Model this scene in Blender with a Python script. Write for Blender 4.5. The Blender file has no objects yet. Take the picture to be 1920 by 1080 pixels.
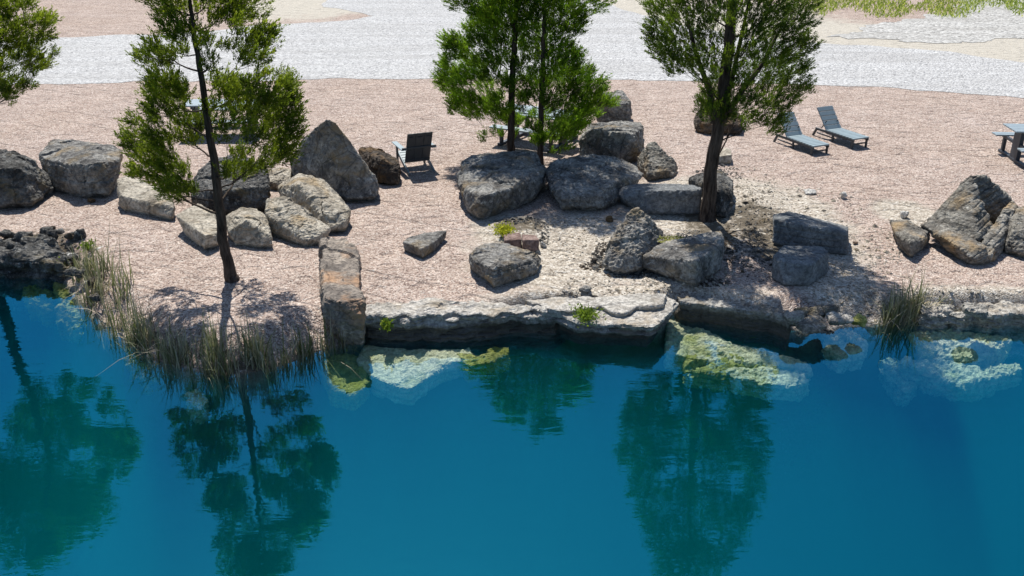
import bpy, bmesh, math, random
import numpy as np
from mathutils import Vector, Matrix
from mathutils.bvhtree import BVHTree

SC = bpy.context.scene
COL = SC.collection
R = math.radians
rng = np.random.default_rng(7)
random.seed(7)

# ------------------------------------------------------------------ camera
CAM_H, PITCH, FPX = 5.9, R(24.0), 1750.0
WATER_Z = -0.35
cam_d = bpy.data.cameras.new('camera')
cam_d.sensor_width = 36.0
cam_d.lens = 36.0 * FPX / 1920.0
cam_d.clip_end = 3000
cam = bpy.data.objects.new('camera', cam_d)
COL.objects.link(cam)
cam.location = (0, 0, CAM_H)
cam.rotation_euler = (R(90) - PITCH, 0, 0)
SC.camera = cam

# ------------------------------------------------------------------ sky + sun
SUN_EL = R(55)
SUN_DIR = Vector((0.22, -0.97, 0)).normalized() * math.cos(SUN_EL) + Vector((0, 0, -math.sin(SUN_EL)))
w = bpy.data.worlds.new('World')
SC.world = w
w.use_nodes = True
nt = w.node_tree
nt.nodes.clear()
sky = nt.nodes.new('ShaderNodeTexSky')
sky.sky_type = 'NISHITA'
sky.sun_disc = False
sky.sun_elevation = SUN_EL
sky.sun_rotation = math.atan2(-SUN_DIR.x, -SUN_DIR.y)
sky.air_density = 1.0
sky.dust_density = 0.6
sky.ozone_density = 4.0
bg = nt.nodes.new('ShaderNodeBackground')
bg.inputs[1].default_value = 0.095
out = nt.nodes.new('ShaderNodeOutputWorld')
nt.links.new(sky.outputs[0], bg.inputs[0])
nt.links.new(bg.outputs[0], out.inputs[0])
sun_d = bpy.data.lights.new('sun', 'SUN')
sun_d.energy = 5.0
sun_d.angle = R(0.5)
sun_d.color = (1.0, 0.965, 0.9)
sun = bpy.data.objects.new('sun', sun_d)
COL.objects.link(sun)
sun.rotation_euler = SUN_DIR.to_track_quat('-Z', 'Y').to_euler()
sun.location = (0, 0, 30)
SC.view_settings.view_transform = 'Standard'
SC.view_settings.look = 'None'
SC.view_settings.exposure = 0.40
SC.view_settings.gamma = 1.0
SC.view_settings.use_curve_mapping = False
try:
    SC.cycles.max_bounces = 8
    SC.cycles.diffuse_bounces = 1
    SC.cycles.transparent_max_bounces = 16
    SC.cycles.caustics_reflective = False
    SC.cycles.caustics_refractive = False
    SC.cycles.volume_bounces = 0
    SC.cycles.use_denoising = True
except Exception:
    pass

# ------------------------------------------------------------------ measuring: 1920 x 1080 picture to metres
def ang(py):
    return PITCH + math.atan((py - 540.0) / FPX)
def dist(gy, z=0.0):
    return (CAM_H - z) / math.tan(ang(gy))
def PD(px, py, D):
    """point at ground distance D seen at px, py"""
    z = CAM_H - D * math.tan(ang(py))
    zc = D * math.cos(PITCH) + (CAM_H - z) * math.sin(PITCH)
    return Vector(((px - 960.0) * zc / FPX, D, z))
def G(px, py, z=0.0):
    return PD(px, py, dist(py, z))
def V(px, py, gy=None):
    if gy is None:
        return G(px, py)
    return PD(px, py, dist(gy))
def PR(rx, ry, D):
    """point whose mirror image in the water is seen at rx, ry"""
    hw = CAM_H - WATER_Z
    h = D * math.tan(ang(ry)) - hw
    zc = D * math.cos(PITCH) + (hw + h) * math.sin(PITCH)
    return Vector(((rx - 960.0) * zc / FPX, D, WATER_Z + h))

# ------------------------------------------------------------------ numpy noise
def _hash(i, j, k, seed):
    h = (i.astype(np.uint32) * np.uint32(374761393)) ^ (j.astype(np.uint32) * np.uint32(668265263)) ^ (k.astype(np.uint32) * np.uint32(2147483647)) ^ np.uint32((seed * 974634777) & 0xffffffff)
    h = (h ^ (h >> np.uint32(13))) * np.uint32(1274126177)
    h = (h ^ (h >> np.uint32(16))) * np.uint32(2246822519)
    h = h ^ (h >> np.uint32(13))
    return h.astype(np.float64) / 4294967295.0
def vnoise(p, seed=0):
    f = np.floor(p)
    t = p - f
    t = t * t * (3 - 2 * t)
    i = f.astype(np.int64)
    res = 0
    for a in (0, 1):
        wa = t[:, 0] if a else 1 - t[:, 0]
        for b in (0, 1):
            wb = t[:, 1] if b else 1 - t[:, 1]
            for c in (0, 1):
                wc = t[:, 2] if c else 1 - t[:, 2]
                res = res + wa * wb * wc * _hash(i[:, 0] + a, i[:, 1] + b, i[:, 2] + c, seed)
    return res * 2 - 1
def fbm(p, oct=4, seed=0, ridge=False):
    s, amp, tot = 0, 1.0, 0
    q = p.copy()
    for o in range(oct):
        n = vnoise(q, seed + o * 17)
        if ridge:
            n = 1 - 2 * np.abs(n)
        s = s + amp * n
        tot += amp
        amp *= 0.5
        q = q * 2.03 + 11.3
    return s / tot
def cells(p, seed=0):
    """nearest jittered cell: returns random value per cell and a random plane tilt"""
    f = np.floor(p).astype(np.int64)
    best = np.full(len(p), 1e9)
    val = np.zeros(len(p))
    tilt = np.zeros(len(p))
    for a in (-1, 0, 1):
        for b in (-1, 0, 1):
            for c in (-1, 0, 1):
                i, j, k = f[:, 0] + a, f[:, 1] + b, f[:, 2] + c
                hx, hy, hz = _hash(i, j, k, seed), _hash(i, j, k, seed + 1), _hash(i, j, k, seed + 2)
                dx, dy, dz = i + hx - p[:, 0], j + hy - p[:, 1], k + hz - p[:, 2]
                d = dx * dx + dy * dy + dz * dz
                m = d < best
                best = np.where(m, d, best)
                val = np.where(m, hx * 2 - 1, val)
                tilt = np.where(m, dx * (hy * 2 - 1) + dy * (hz * 2 - 1) + dz * (hx * 2 - 1), tilt)
    return val, tilt

# ------------------------------------------------------------------ scene bookkeeping
def tag(o, label=None, cat=None, group=None, kind=None):
    if label: o['label'] = label
    if cat: o['category'] = cat
    if group: o['group'] = group
    if kind: o['kind'] = kind
    return o
def empty(name, loc, rz=0.0):
    o = bpy.data.objects.new(name, None)
    COL.objects.link(o)
    o.location = loc
    o.rotation_euler = (0, 0, rz)
    o.empty_display_size = 0.2
    return o
def mesh_obj(name, verts, faces, mat, parent=None, origin=None, smooth=False, attr=None):
    verts = np.asarray(verts, dtype=float)
    if origin is not None:
        verts = verts - np.asarray(origin, dtype=float)
    me = bpy.data.meshes.new(name)
    if isinstance(faces, np.ndarray):
        n, k = faces.shape
        me.vertices.add(len(verts))
        me.vertices.foreach_set('co', verts.ravel())
        me.loops.add(n * k)
        me.loops.foreach_set('vertex_index', faces.ravel().astype(np.int32))
        me.polygons.add(n)
        me.polygons.foreach_set('loop_start', np.arange(0, n * k, k, dtype=np.int32))
        me.polygons.foreach_set('loop_total', np.full(n, k, dtype=np.int32))
        me.update(calc_edges=True)
    else:
        me.from_pydata([tuple(v) for v in verts], [], faces)
        me.update()
    me.polygons.foreach_set('use_smooth', np.full(len(me.polygons), smooth, dtype=bool))
    if attr:
        for k, a in attr.items():
            at = me.attributes.new(k, 'FLOAT', 'POINT')
            at.data.foreach_set('value', np.asarray(a, dtype=np.float32))
    me.materials.append(mat)
    o = bpy.data.objects.new(name, me)
    COL.objects.link(o)
    if parent is not None:
        o.parent = parent
    if origin is not None:
        o.location = origin
    return o

# ------------------------------------------------------------------ materials
class NT:
    def __init__(self, name):
        self.m = bpy.data.materials.new(name)
        self.m.use_nodes = True
        self.t = self.m.node_tree
        self.t.nodes.clear()
        self.out = self.n('ShaderNodeOutputMaterial')
    def n(self, typ, ins=None, **kw):
        nd = self.t.nodes.new(typ)
        for k, v in kw.items():
            setattr(nd, k, v)
        if ins:
            for k, v in ins.items():
                self.set(nd, k, v)
        return nd
    def set(self, nd, k, v):
        s = nd.inputs[k]
        if hasattr(v, 'outputs'):
            v = v.outputs[0]
        if isinstance(v, bpy.types.NodeSocket):
            self.t.links.new(v, s)
        else:
            s.default_value = v
    def math(self, op, a, b=0.0, clamp=False):
        nd = self.n('ShaderNodeMath', {0: a, 1: b}, operation=op)
        nd.use_clamp = clamp
        return nd.outputs[0]
    def noise(self, vec, scale, detail=4, rough=0.55, dist=0.0):
        return self.n('ShaderNodeTexNoise', {'Vector': vec, 'Scale': scale, 'Detail': detail, 'Roughness': rough, 'Distortion': dist}).outputs['Fac']
    def voro(self, vec, scale, feature='F1', out='Distance'):
        return self.n('ShaderNodeTexVoronoi', {'Vector': vec, 'Scale': scale}, feature=feature).outputs[out]
    def ramp(self, fac, stops, interp='LINEAR'):
        nd = self.n('ShaderNodeValToRGB', {'Fac': fac})
        cr = nd.color_ramp
        cr.interpolation = interp
        while len(cr.elements) < len(stops):
            cr.elements.new(0.5)
        for e, (p, c) in zip(cr.elements, stops):
            e.position = p
            e.color = (c[0], c[1], c[2], 1) if not isinstance(c, (int, float)) else (c, c, c, 1)
        return nd.outputs[0]
    def mix(self, fac, a, b, mode='MIX'):
        nd = self.t.nodes.new('ShaderNodeMix')
        nd.data_type = 'RGBA'
        nd.blend_type = mode
        for idx, v in ((0, fac), (6, a), (7, b)):
            s = nd.inputs[idx]
            if hasattr(v, 'outputs'): v = v.outputs[0]
            if isinstance(v, bpy.types.NodeSocket):
                self.t.links.new(v, s)
            elif isinstance(v, (int, float)):
                s.default_value = v
            else:
                s.default_value = (v[0], v[1], v[2], 1)
        return nd.outputs[2]
    def pos(self):
        return self.n('ShaderNodeNewGeometry').outputs['Position']
    def attr(self, name):
        return self.n('ShaderNodeAttribute', attribute_name=name).outputs['Fac']
    def scalev(self, vec, s):
        return self.n('ShaderNodeMapping', {'Vector': vec, 'Scale': s}).outputs[0]
    def bump(self, h, strength, dist, normal=None):
        nd = self.n('ShaderNodeBump', {'Height': h, 'Strength': strength, 'Distance': dist})
        if normal is not None:
            self.set(nd, 'Normal', normal)
        return nd.outputs[0]
    def principled(self, color, rough=0.9, normal=None, spec=0.2):
        p = self.n('ShaderNodeBsdfPrincipled', {'Roughness': rough, 'Specular IOR Level': spec})
        self.set(p, 'Base Color', color if isinstance(color, bpy.types.NodeSocket) else (color[0], color[1], color[2], 1))
        if normal is not None:
            self.set(p, 'Normal', normal)
        self.t.links.new(p.outputs[0], self.out.inputs[0])
        return p

def pebble_colour(t, p, cells_scale, stops, fine=None):
    """each pebble of its own colour"""
    v = t.n('ShaderNodeTexVoronoi', {'Vector': p, 'Scale': cells_scale}, feature='F1')
    r = t.n('ShaderNodeSeparateColor', {'Color': v.outputs['Color']}).outputs[0]
    return t.ramp(r, stops), v.outputs['Distance']

def mat_ground():
    t = NT('ground_gravel')
    p = t.pos()
    # pink washed pebbles
    c1, d1 = pebble_colour(t, p, 52, [(0.0, (0.06, 0.045, 0.042)), (0.17, (0.20, 0.15, 0.135)), (0.36, (0.40, 0.315, 0.28)), (0.62, (0.56, 0.465, 0.42)), (0.86, (0.70, 0.62, 0.575)), (1.0, (0.88, 0.86, 0.83))])
    c2, d2 = pebble_colour(t, p, 25, [(0.0, (0.10, 0.07, 0.065)), (0.3, (0.42, 0.335, 0.30)), (0.8, (0.60, 0.50, 0.455)), (1.0, (0.84, 0.80, 0.77))])
    peb = t.mix(0.33, c1, c2)
    big = t.noise(p, 0.35, 4, 0.6)
    peb = t.mix(t.math('ADD', t.math('MULTIPLY', big, 0.8), 0.4), peb, (0.90, 0.835, 0.755), 'MULTIPLY')
    peb = t.mix(t.ramp(t.noise(p, 1.3, 5, 0.65), [(0.40, 0.0), (0.62, 0.55)]), peb, (0.72, 0.70, 0.69), 'MULTIPLY')
    # yellow broken limestone grit
    g1, gd = pebble_colour(t, p, 26, [(0.0, (0.08, 0.068, 0.05)), (0.16, (0.24, 0.20, 0.155)), (0.45, (0.46, 0.40, 0.325)), (0.8, (0.62, 0.56, 0.47)), (1.0, (0.85, 0.82, 0.75))])
    g2, gd2 = pebble_colour(t, p, 42, [(0.0, (0.11, 0.09, 0.065)), (0.5, (0.45, 0.39, 0.31)), (1.0, (0.76, 0.71, 0.62))])
    grit = t.mix(0.45, g1, g2)
    wob = t.math('MULTIPLY', t.math('SUBTRACT', t.noise(p, 1.6, 6, 0.65), 0.5), 1.3)
    gm = t.math('ADD', t.attr('grit'), wob)
    gm = t.ramp(gm, [(0.30, 0.0), (0.85, 0.9)])
    col = t.mix(gm, peb, grit)
    # compacted pale sand / track beyond the road
    s1 = t.mix(t.noise(t.scalev(p, (1, 2.2, 1)), 3.5, 6, 0.75), (0.36, 0.32, 0.26), (0.74, 0.69, 0.60))
    s1 = t.mix(t.ramp(t.noise(p, 22, 3, 0.7), [(0.42, 0.0), (0.6, 0.55)]), s1, (0.33, 0.30, 0.24))
    sm = t.ramp(t.math('ADD', t.attr('sand'), t.math('MULTIPLY', t.math('SUBTRACT', t.noise(p, 0.9, 6, 0.75), 0.5), 1.6)), [(0.25, 0.0), (0.75, 1.0)])
    col = t.mix(sm, col, s1)
    # lake bed: pale limestone silt with green algae
    bed = t.mix(t.noise(p, 0.12, 2, 0.4), (0.16, 0.18, 0.13), (0.19, 0.20, 0.15))
    alg = t.math('MULTIPLY', t.attr('shallow'), t.ramp(t.noise(p, 2.3, 5, 0.7), [(0.35, 0.2), (0.68, 1.0)]))
    bed = t.mix(alg, bed, (0.10, 0.12, 0.03))
    bm = t.attr('bed')
    col = t.mix(bm, col, bed)
    # damp dirt and litter under the bank
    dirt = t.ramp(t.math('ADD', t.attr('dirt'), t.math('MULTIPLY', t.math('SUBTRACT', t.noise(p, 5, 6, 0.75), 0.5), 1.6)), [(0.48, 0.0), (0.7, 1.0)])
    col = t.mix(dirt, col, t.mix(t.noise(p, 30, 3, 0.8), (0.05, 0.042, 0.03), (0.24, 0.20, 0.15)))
    # relief: footprints, rake and wheel lines, pebbles
    wv = t.n('ShaderNodeTexWave', {'Vector': t.n('ShaderNodeMapping', {'Vector': p, 'Rotation': (0, 0, R(-62))}).outputs[0], 'Scale': 0.42, 'Distortion': 1.6, 'Detail': 3.0, 'Detail Scale': 0.5}, bands_direction='X').outputs['Fac']
    line = t.ramp(wv, [(0.0, 0.0), (0.06, 1.0)])
    msk = t.ramp(t.noise(p, 0.30, 3, 0.5), [(0.46, 0.0), (0.56, 1.0)])
    line = t.math('ADD', t.math('MULTIPLY', line, msk), t.math('SUBTRACT', 1.0, msk))
    foot = t.ramp(t.noise(t.scalev(p, (1.0, 1.6, 1)), 2.6, 3, 0.45), [(0.32, 0.0), (0.46, 1.0)])
    foot2 = t.noise(t.scalev(p, (1, 1.5, 1)), 6.0, 4, 0.6)
    dry = t.math('SUBTRACT', 1.0, bm)
    n1 = t.bump(line, t.math('MULTIPLY', dry, 0.8), 0.035)
    n1 = t.bump(foot, t.math('MULTIPLY', dry, 0.7), 0.065, n1)
    n1 = t.bump(foot2, t.math('MULTIPLY', dry, 0.5), 0.03, n1)
    n1 = t.bump(t.math('MULTIPLY', d1, -1), t.math('MULTIPLY', dry, 0.9), 0.018, n1)
    t.principled(col, 0.95, n1, 0.1)
    return t.m

def mat_gravel(name, lo, mid, hi, scale, far=0.0):
    t = NT(name)
    p = t.pos()
    c1, d1 = pebble_colour(t, p, scale, [(0.0, lo), (0.22, mid), (0.75, hi), (1.0, (min(hi[0] * 1.15, .95), min(hi[1] * 1.15, .95), min(hi[2] * 1.15, .95)))])
    c2, d2 = pebble_colour(t, p, scale * 2.3, [(0.0, lo), (0.4, mid), (0.8, hi), (1.0, hi)])
    col = t.mix(0.5, c1, c2)
    track = t.noise(t.scalev(p, (0.12, 1.3, 1)), 1.0, 4, 0.6)
    col = t.mix(t.ramp(track, [(0.38, 0.35), (0.56, 0.0)]), col, (mid[0] * .8, mid[1] * .78, mid[2] * .75))
    n = t.bump(t.noise(t.scalev(p, (0.5, 1.6, 1)), 2.0, 4, 0.6), 0.5, 0.07)
    n = t.bump(t.math('MULTIPLY', d1, -1), 1.0, 0.04, n)
    t.principled(col, 0.95, n, 0.1)
    return t.m

def mat_rock(name, light, dark, ochre=None, ochre_amt=0.5, lichen=None, scale=1.0, bump=1.0, lo=0.40, hi=0.62, strata=False, crack=0.5, face_shade=False):
    t = NT(name)
    p = t.pos()
    q = t.scalev(p, (1, 1, 4.5)) if strata else p
    base = t.noise(q, 2.2 * scale, 8, 0.68, 0.4)
    col = t.mix(t.ramp(base, [(lo, 0.0), (hi, 1.0)]), dark, light)
    fine = t.noise(p, 16 * scale, 6, 0.75)
    col = t.mix(t.ramp(fine, [(0.40, 0.7), (0.56, 0.0)]), col, (dark[0] * .45, dark[1] * .45, dark[2] * .45))
    if lichen:
        col = t.mix(t.ramp(t.noise(p, 7 * scale, 6, 0.8, 0.3), [(0.56, 0.0), (0.64, 0.9)]), col, lichen)
    if ochre:
        col = t.mix(t.ramp(t.noise(p, 1.7 * scale, 4, 0.6), [(0.60 - 0.22 * ochre_amt, 0.0), (0.74 - 0.2 * ochre_amt, 0.8)]), col, ochre)
    spk = t.noise(p, 60, 2, 0.7)
    col = t.mix(t.ramp(spk, [(0.35, 0.4), (0.5, 0.0), (0.62, 0.0), (0.75, 0.25)]), col, (light[0] * .5, light[1] * .5, light[2] * .5))
    crk = t.n('ShaderNodeTexVoronoi', {'Vector': t.mix(0.25, p, t.n('ShaderNodeTexNoise', {'Vector': p, 'Scale': 1.5, 'Detail': 4}).outputs['Color']), 'Scale': 2.6 * scale}, feature='DISTANCE_TO_EDGE').outputs[0]
    ck = t.ramp(crk, [(0.0, 0.0), (0.035, 1.0)])
    col = t.mix(t.math('MULTIPLY', t.math('SUBTRACT', 1.0, ck), crack), col, (dark[0] * .3, dark[1] * .3, dark[2] * .3))
    if face_shade:
        # shade of the ledge fronts painted into the colour between water line and rim
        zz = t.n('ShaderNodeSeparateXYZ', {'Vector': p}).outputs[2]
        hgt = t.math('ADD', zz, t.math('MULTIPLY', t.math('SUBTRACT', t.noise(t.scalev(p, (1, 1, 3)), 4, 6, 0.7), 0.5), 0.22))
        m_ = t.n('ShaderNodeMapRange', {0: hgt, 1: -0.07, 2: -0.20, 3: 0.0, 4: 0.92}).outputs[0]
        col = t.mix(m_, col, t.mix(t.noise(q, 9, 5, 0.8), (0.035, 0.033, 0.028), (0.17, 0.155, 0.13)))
    n = t.bump(ck, 0.4 * crack, 0.03)
    n = t.bump(t.noise(q, 5 * scale, 8, 0.7), 0.8 * bump, 0.10, n)
    n = t.bump(fine, 0.7 * bump, 0.03, n)
    t.principled(col, 0.92, n, 0.15)
    return t.m

M = {}
M['ground'] = mat_ground()
M['road'] = mat_gravel('road_gravel', (0.10, 0.10, 0.105), (0.38, 0.375, 0.37), (0.61, 0.605, 0.59), 16)
M['far_gravel'] = mat_gravel('coarse_gravel', (0.10, 0.095, 0.09), (0.32, 0.31, 0.29), (0.56, 0.55, 0.52), 8)
M['dark'] = mat_rock('rock_dark_grey', (0.27, 0.26, 0.24), (0.055, 0.053, 0.050), (0.22, 0.17, 0.09), 0.25, lichen=(0.36, 0.36, 0.34))
M['grey'] = mat_rock('rock_grey', (0.46, 0.44, 0.40), (0.11, 0.105, 0.10), (0.30, 0.22, 0.12), 0.35, lichen=(0.50, 0.49, 0.45))
M['tan'] = mat_rock('rock_tan', (0.62, 0.56, 0.46), (0.27, 0.23, 0.175), (0.40, 0.29, 0.16), 0.3, bump=0.8, lo=0.36, hi=0.56)
M['brown'] = mat_rock('rock_brown', (0.20, 0.165, 0.13), (0.055, 0.045, 0.038), (0.20, 0.12, 0.05), 0.5)
M['rust'] = mat_rock('rock_rust', (0.54, 0.46, 0.38), (0.22, 0.19, 0.165), (0.50, 0.29, 0.16), 0.45)
M['mix'] = mat_rock('rock_banded', (0.46, 0.43, 0.37), (0.15, 0.135, 0.115), (0.42, 0.29, 0.15), 0.4, lichen=(0.6, 0.57, 0.5), strata=True)
M['slate'] = mat_rock('rock_blue_grey', (0.30, 0.31, 0.31), (0.13, 0.135, 0.14), None, lichen=(0.42, 0.42, 0.40), lo=0.35, hi=0.6, crack=0.2)
M['ledge'] = mat_rock('rock_ledge_pale', (0.68, 0.64, 0.575), (0.32, 0.285, 0.24), (0.42, 0.34, 0.24), 0.3, strata=True, lo=0.28, hi=0.5, crack=0.3, face_shade=True)
M['ledge_dark'] = mat_rock('rock_ledge_weathered', (0.55, 0.52, 0.46), (0.20, 0.185, 0.16), (0.30, 0.24, 0.15), 0.3, strata=True, lo=0.35, hi=0.56, crack=0.3, face_shade=True)
M['ledge_light'] = mat_rock('rock_ledge_plain', (0.66, 0.62, 0.55), (0.34, 0.30, 0.25), (0.42, 0.34, 0.24), 0.3, strata=True, lo=0.3, hi=0.5, crack=0.3)  # pale ledge rock without the painted front-face shade
M['white'] = mat_rock('stone_white', (0.82, 0.79, 0.73), (0.52, 0.48, 0.42), None, lo=0.3, hi=0.5, crack=0.1)
M['red'] = mat_rock('stone_red', (0.42, 0.31, 0.27), (0.20, 0.13, 0.11), None, crack=0.1)
M['sub'] = mat_rock('rock_submerged', (0.86, 0.83, 0.56), (0.62, 0.60, 0.32), (0.42, 0.42, 0.10), 0.25, lo=0.3, hi=0.55, strata=False, crack=0.3, bump=1.4)
M['suby'] = mat_rock('rock_submerged_mossy', (0.68, 0.66, 0.24), (0.26, 0.28, 0.06), (0.30, 0.30, 0.04), 0.6, lo=0.35, hi=0.6, crack=0.3, bump=1.4)

def mat_bark():
    t = NT('bark')
    p = t.pos()
    q = t.scalev(p, (9, 9, 1.2))
    n = t.noise(q, 2.5, 6, 0.7)
    col = t.mix(t.ramp(n, [(0.35, 0), (0.65, 1)]), (0.022, 0.016, 0.013), (0.13, 0.10, 0.08))
    t.principled(col, 0.95, t.bump(n, 1.0, 0.04), 0.1)
    return t.m
def mat_leaf(name, dark, light, dry=(0.13, 0.085, 0.02), trans=0.35):
    t = NT(name)
    a = t.attr('tint')
    col = t.ramp(a, [(0.0, dry), (0.07, (dark[0] * .8, dark[1] * .75, dark[2] * .8)), (0.35, dark), (0.9, light), (1.0, (light[0] * 1.35, light[1] * 1.25, light[2] * 1.1))])
    d = t.n('ShaderNodeBsdfPrincipled', {'Base Color': col, 'Roughness': 0.65, 'Specular IOR Level': 0.2})
    tr = t.n('ShaderNodeBsdfTranslucent', {'Color': t.mix(0.35, col, (0.30, 0.42, 0.02))})
    mx = t.n('ShaderNodeMixShader', {0: trans, 1: d, 2: tr})
    t.t.links.new(mx.outputs[0], t.out.inputs[0])
    return t.m
M['bark'] = mat_bark()
M['leaf_a'] = mat_leaf('leaf_olive', (0.035, 0.065, 0.010), (0.30, 0.36, 0.024), trans=0.5)
M['leaf_b'] = mat_leaf('leaf_bright', (0.035, 0.10, 0.010), (0.32, 0.56, 0.03), trans=0.52)
M['leaf_c'] = mat_leaf('leaf_deep', (0.022, 0.052, 0.012), (0.16, 0.26, 0.022), trans=0.42)
M['reed'] = mat_leaf('reed_blade', (0.14, 0.155, 0.065), (0.50, 0.44, 0.31), dry=(0.50, 0.43, 0.33), trans=0.2)
M['reed_dry'] = mat_leaf('reed_dry', (0.20, 0.17, 0.10), (0.42, 0.36, 0.26), dry=(0.12, 0.16, 0.04), trans=0.15)
M['weed'] = mat_leaf('weed_leaf', (0.10, 0.17, 0.02), (0.26, 0.34, 0.04), trans=0.3)
M['weed_yellow'] = mat_leaf('weed_yellow', (0.34, 0.36, 0.02), (0.62, 0.60, 0.05), dry=(0.3, 0.3, 0.05), trans=0.3)
M['grass'] = mat_leaf('grass_blade', (0.26, 0.34, 0.06), (0.56, 0.60, 0.16), dry=(0.42, 0.36, 0.2), trans=0.3)

def mat_plastic(name, c, rough=0.5):
    t = NT(name)
    p = t.pos()
    n = t.noise(p, 9, 5, 0.7)
    col = t.mix(t.ramp(n, [(0.35, 0.0), (0.7, 1.0)]), (c[0] * .86, c[1] * .86, c[2] * .86), c)
    t.principled(col, rough, t.bump(t.noise(t.scalev(p, (40, 40, 8)), 3, 3, 0.6), 0.15, 0.004), 0.4)
    return t.m
M['slat'] = mat_plastic('slat_blue_grey', (0.25, 0.315, 0.335))
M['slat_dark'] = mat_plastic('slat_charcoal', (0.052, 0.060, 0.066))
M['table'] = mat_plastic('table_blue_grey', (0.27, 0.33, 0.36))
M['leg_dark'] = mat_plastic('frame_navy', (0.035, 0.042, 0.055))

def mat_water():
    t = NT('lake_water')
    p = t.pos()
    a = t.noise(t.scalev(p, (0.8, 2.2, 1)), 2.2, 3, 0.55, 0.3)
    b = t.noise(t.scalev(p, (0.35, 0.8, 1)), 1.0, 2, 0.5, 0.2)
    gust = t.ramp(t.noise(t.scalev(p, (0.10, 0.32, 1)), 1.0, 3, 0.5), [(0.38, 0.25), (0.62, 1.0)])
    n = t.bump(b, t.math('MULTIPLY', gust, 0.9), 0.011)
    n = t.bump(a, gust, 0.0042, n)
    fr = t.n('ShaderNodeFresnel', {'IOR': 2.7, 'Normal': n})
    gl = t.n('ShaderNodeBsdfGlossy', {'Color': (0.05, 0.63, 0.93, 1), 'Roughness': 0.012, 'Normal': n})
    tr = t.n('ShaderNodeBsdfTransparent', {'Color': (1, 1, 1, 1)})
    bf = t.n('ShaderNodeNewGeometry').outputs['Backfacing']
    fac = t.math('ADD', t.math('MULTIPLY', fr.outputs[0], t.math('SUBTRACT', 1.0, bf)), t.math('MULTIPLY', bf, 0.05))
    mx = t.n('ShaderNodeMixShader', {0: fac, 1: tr, 2: gl})
    t.t.links.new(mx.outputs[0], t.out.inputs['Surface'])
    # clear mineral water: red goes first, then green, blue last
    ab = t.n('ShaderNodeVolumeAbsorption', {'Color': (0.0, 0.72, 0.80, 1), 'Density': 0.62})
    scv = t.n('ShaderNodeVolumeScatter', {'Color': (0.003, 0.92, 0.90, 1), 'Density': 0.078, 'Anisotropy': 0.0})
    ad = t.n('ShaderNodeAddShader', {0: ab, 1: scv})
    t.t.links.new(ad.outputs[0], t.out.inputs['Volume'])
    return t.m
M['water'] = mat_water()

# ------------------------------------------------------------------ land
shore_px = [(-900, 470), (-400, 480), (-100, 490), (0, 497), (60, 500), (105, 508), (130, 545), (170, 590), (235, 640), (290, 678), (370, 700),
            (450, 705), (520, 690), (600, 660), (650, 645), (690, 626), (820, 630), (880, 628), (1000, 602), (1080, 598), (1150, 612), (1235, 612),
            (1258, 592), (1276, 584), (1330, 595), (1400, 607), (1475, 620), (1560, 628), (1580, 614), (1640, 612), (1700, 605), (1760, 600), (1920, 601), (2400, 600)]
SH = np.array([[G(x, y, WATER_Z).x, G(x, y, WATER_Z).y] for x, y in shore_px])
SH = np.vstack([[SH[0, 0] - 60, SH[0, 1] + 4], SH, [SH[-1, 0] + 60, SH[-1, 1] + 2]])
def seg_dist(P, A, B):
    d = B - A
    t = np.clip(((P - A) @ d) / (d @ d), 0, 1)
    return np.linalg.norm(P - (A + t[:, None] * d), axis=1)
def shore_sd(P):
    """metres inland (+) or out into the water (-)"""
    dm = np.full(len(P), 1e9)
    for i in range(len(SH) - 1):
        dm = np.minimum(dm, seg_dist(P, SH[i], SH[i + 1]))
    poly = np.vstack([SH, [SH[-1, 0], -80], [SH[0, 0], -80]])
    inside = np.zeros(len(P), bool)
    j = len(poly) - 1
    for i in range(len(poly)):
        xi, yi = poly[i]; xj, yj = poly[j]
        c = ((yi > P[:, 1]) != (yj > P[:, 1])) & (P[:, 0] < (xj - xi) * (P[:, 1] - yi) / (yj - yi + 1e-12) + xi)
        inside ^= c
        j = i
    return np.where(inside, -dm, dm)
def smooth(e0, e1, x):
    t = np.clip((x - e0) / (e1 - e0), 0, 1)
    return t * t * (3 - 2 * t)
def bump_at(P, px, py, rx, ry=None):
    """soft oval mask on the ground centred at a pixel"""
    c = G(px, py)
    s = FPX / (c.y * math.cos(PITCH) + CAM_H * math.sin(PITCH))
    ax = rx / s
    ay = (ry if ry else rx * 0.4) / (s * math.sin(ang(py)))
    q = ((P[:, 0] - c.x) / ax) ** 2 + ((P[:, 1] - c.y) / ay) ** 2
    return np.clip(1.3 - q, 0, 1)

def land_z(P, sd):
    wd = np.where((P[:, 0] > G(660, 600).x) & (P[:, 0] < G(1490, 600).x), 0.30, 0.75)
    wd = np.where(P[:, 0] > G(1680, 600).x, 0.35, wd)
    up = WATER_Z + (-WATER_Z) * smooth(0, 1, np.clip(sd, 0, None) / wd)
    p3 = np.column_stack([P, np.zeros(len(P))])
    n1 = fbm(p3 * 1.3, 5, 3)
    n2 = fbm(p3 * 4.2, 4, 9)
    dq = np.clip(-sd, 0, None)
    dn = WATER_Z - 5.2 * (1 - np.exp(-dq * 0.7)) - 0.12 * np.clip(dq, 0, 1) * n1
    z = np.where(sd > 0, up, dn)
    z = z + np.where(sd > 0, np.clip(sd, 0, 1) * smooth(27, 22, P[:, 1]) * (0.024 * n1 + 0.020 * n2), 0.03 * n2 * np.clip(-sd, 0, 1) * np.exp(sd * 1.5))
    z = z + 0.10 * bump_at(P, 1350, 370, 110, 55) + 0.07 * bump_at(P, 975, 430, 60, 22)
    return z

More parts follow.
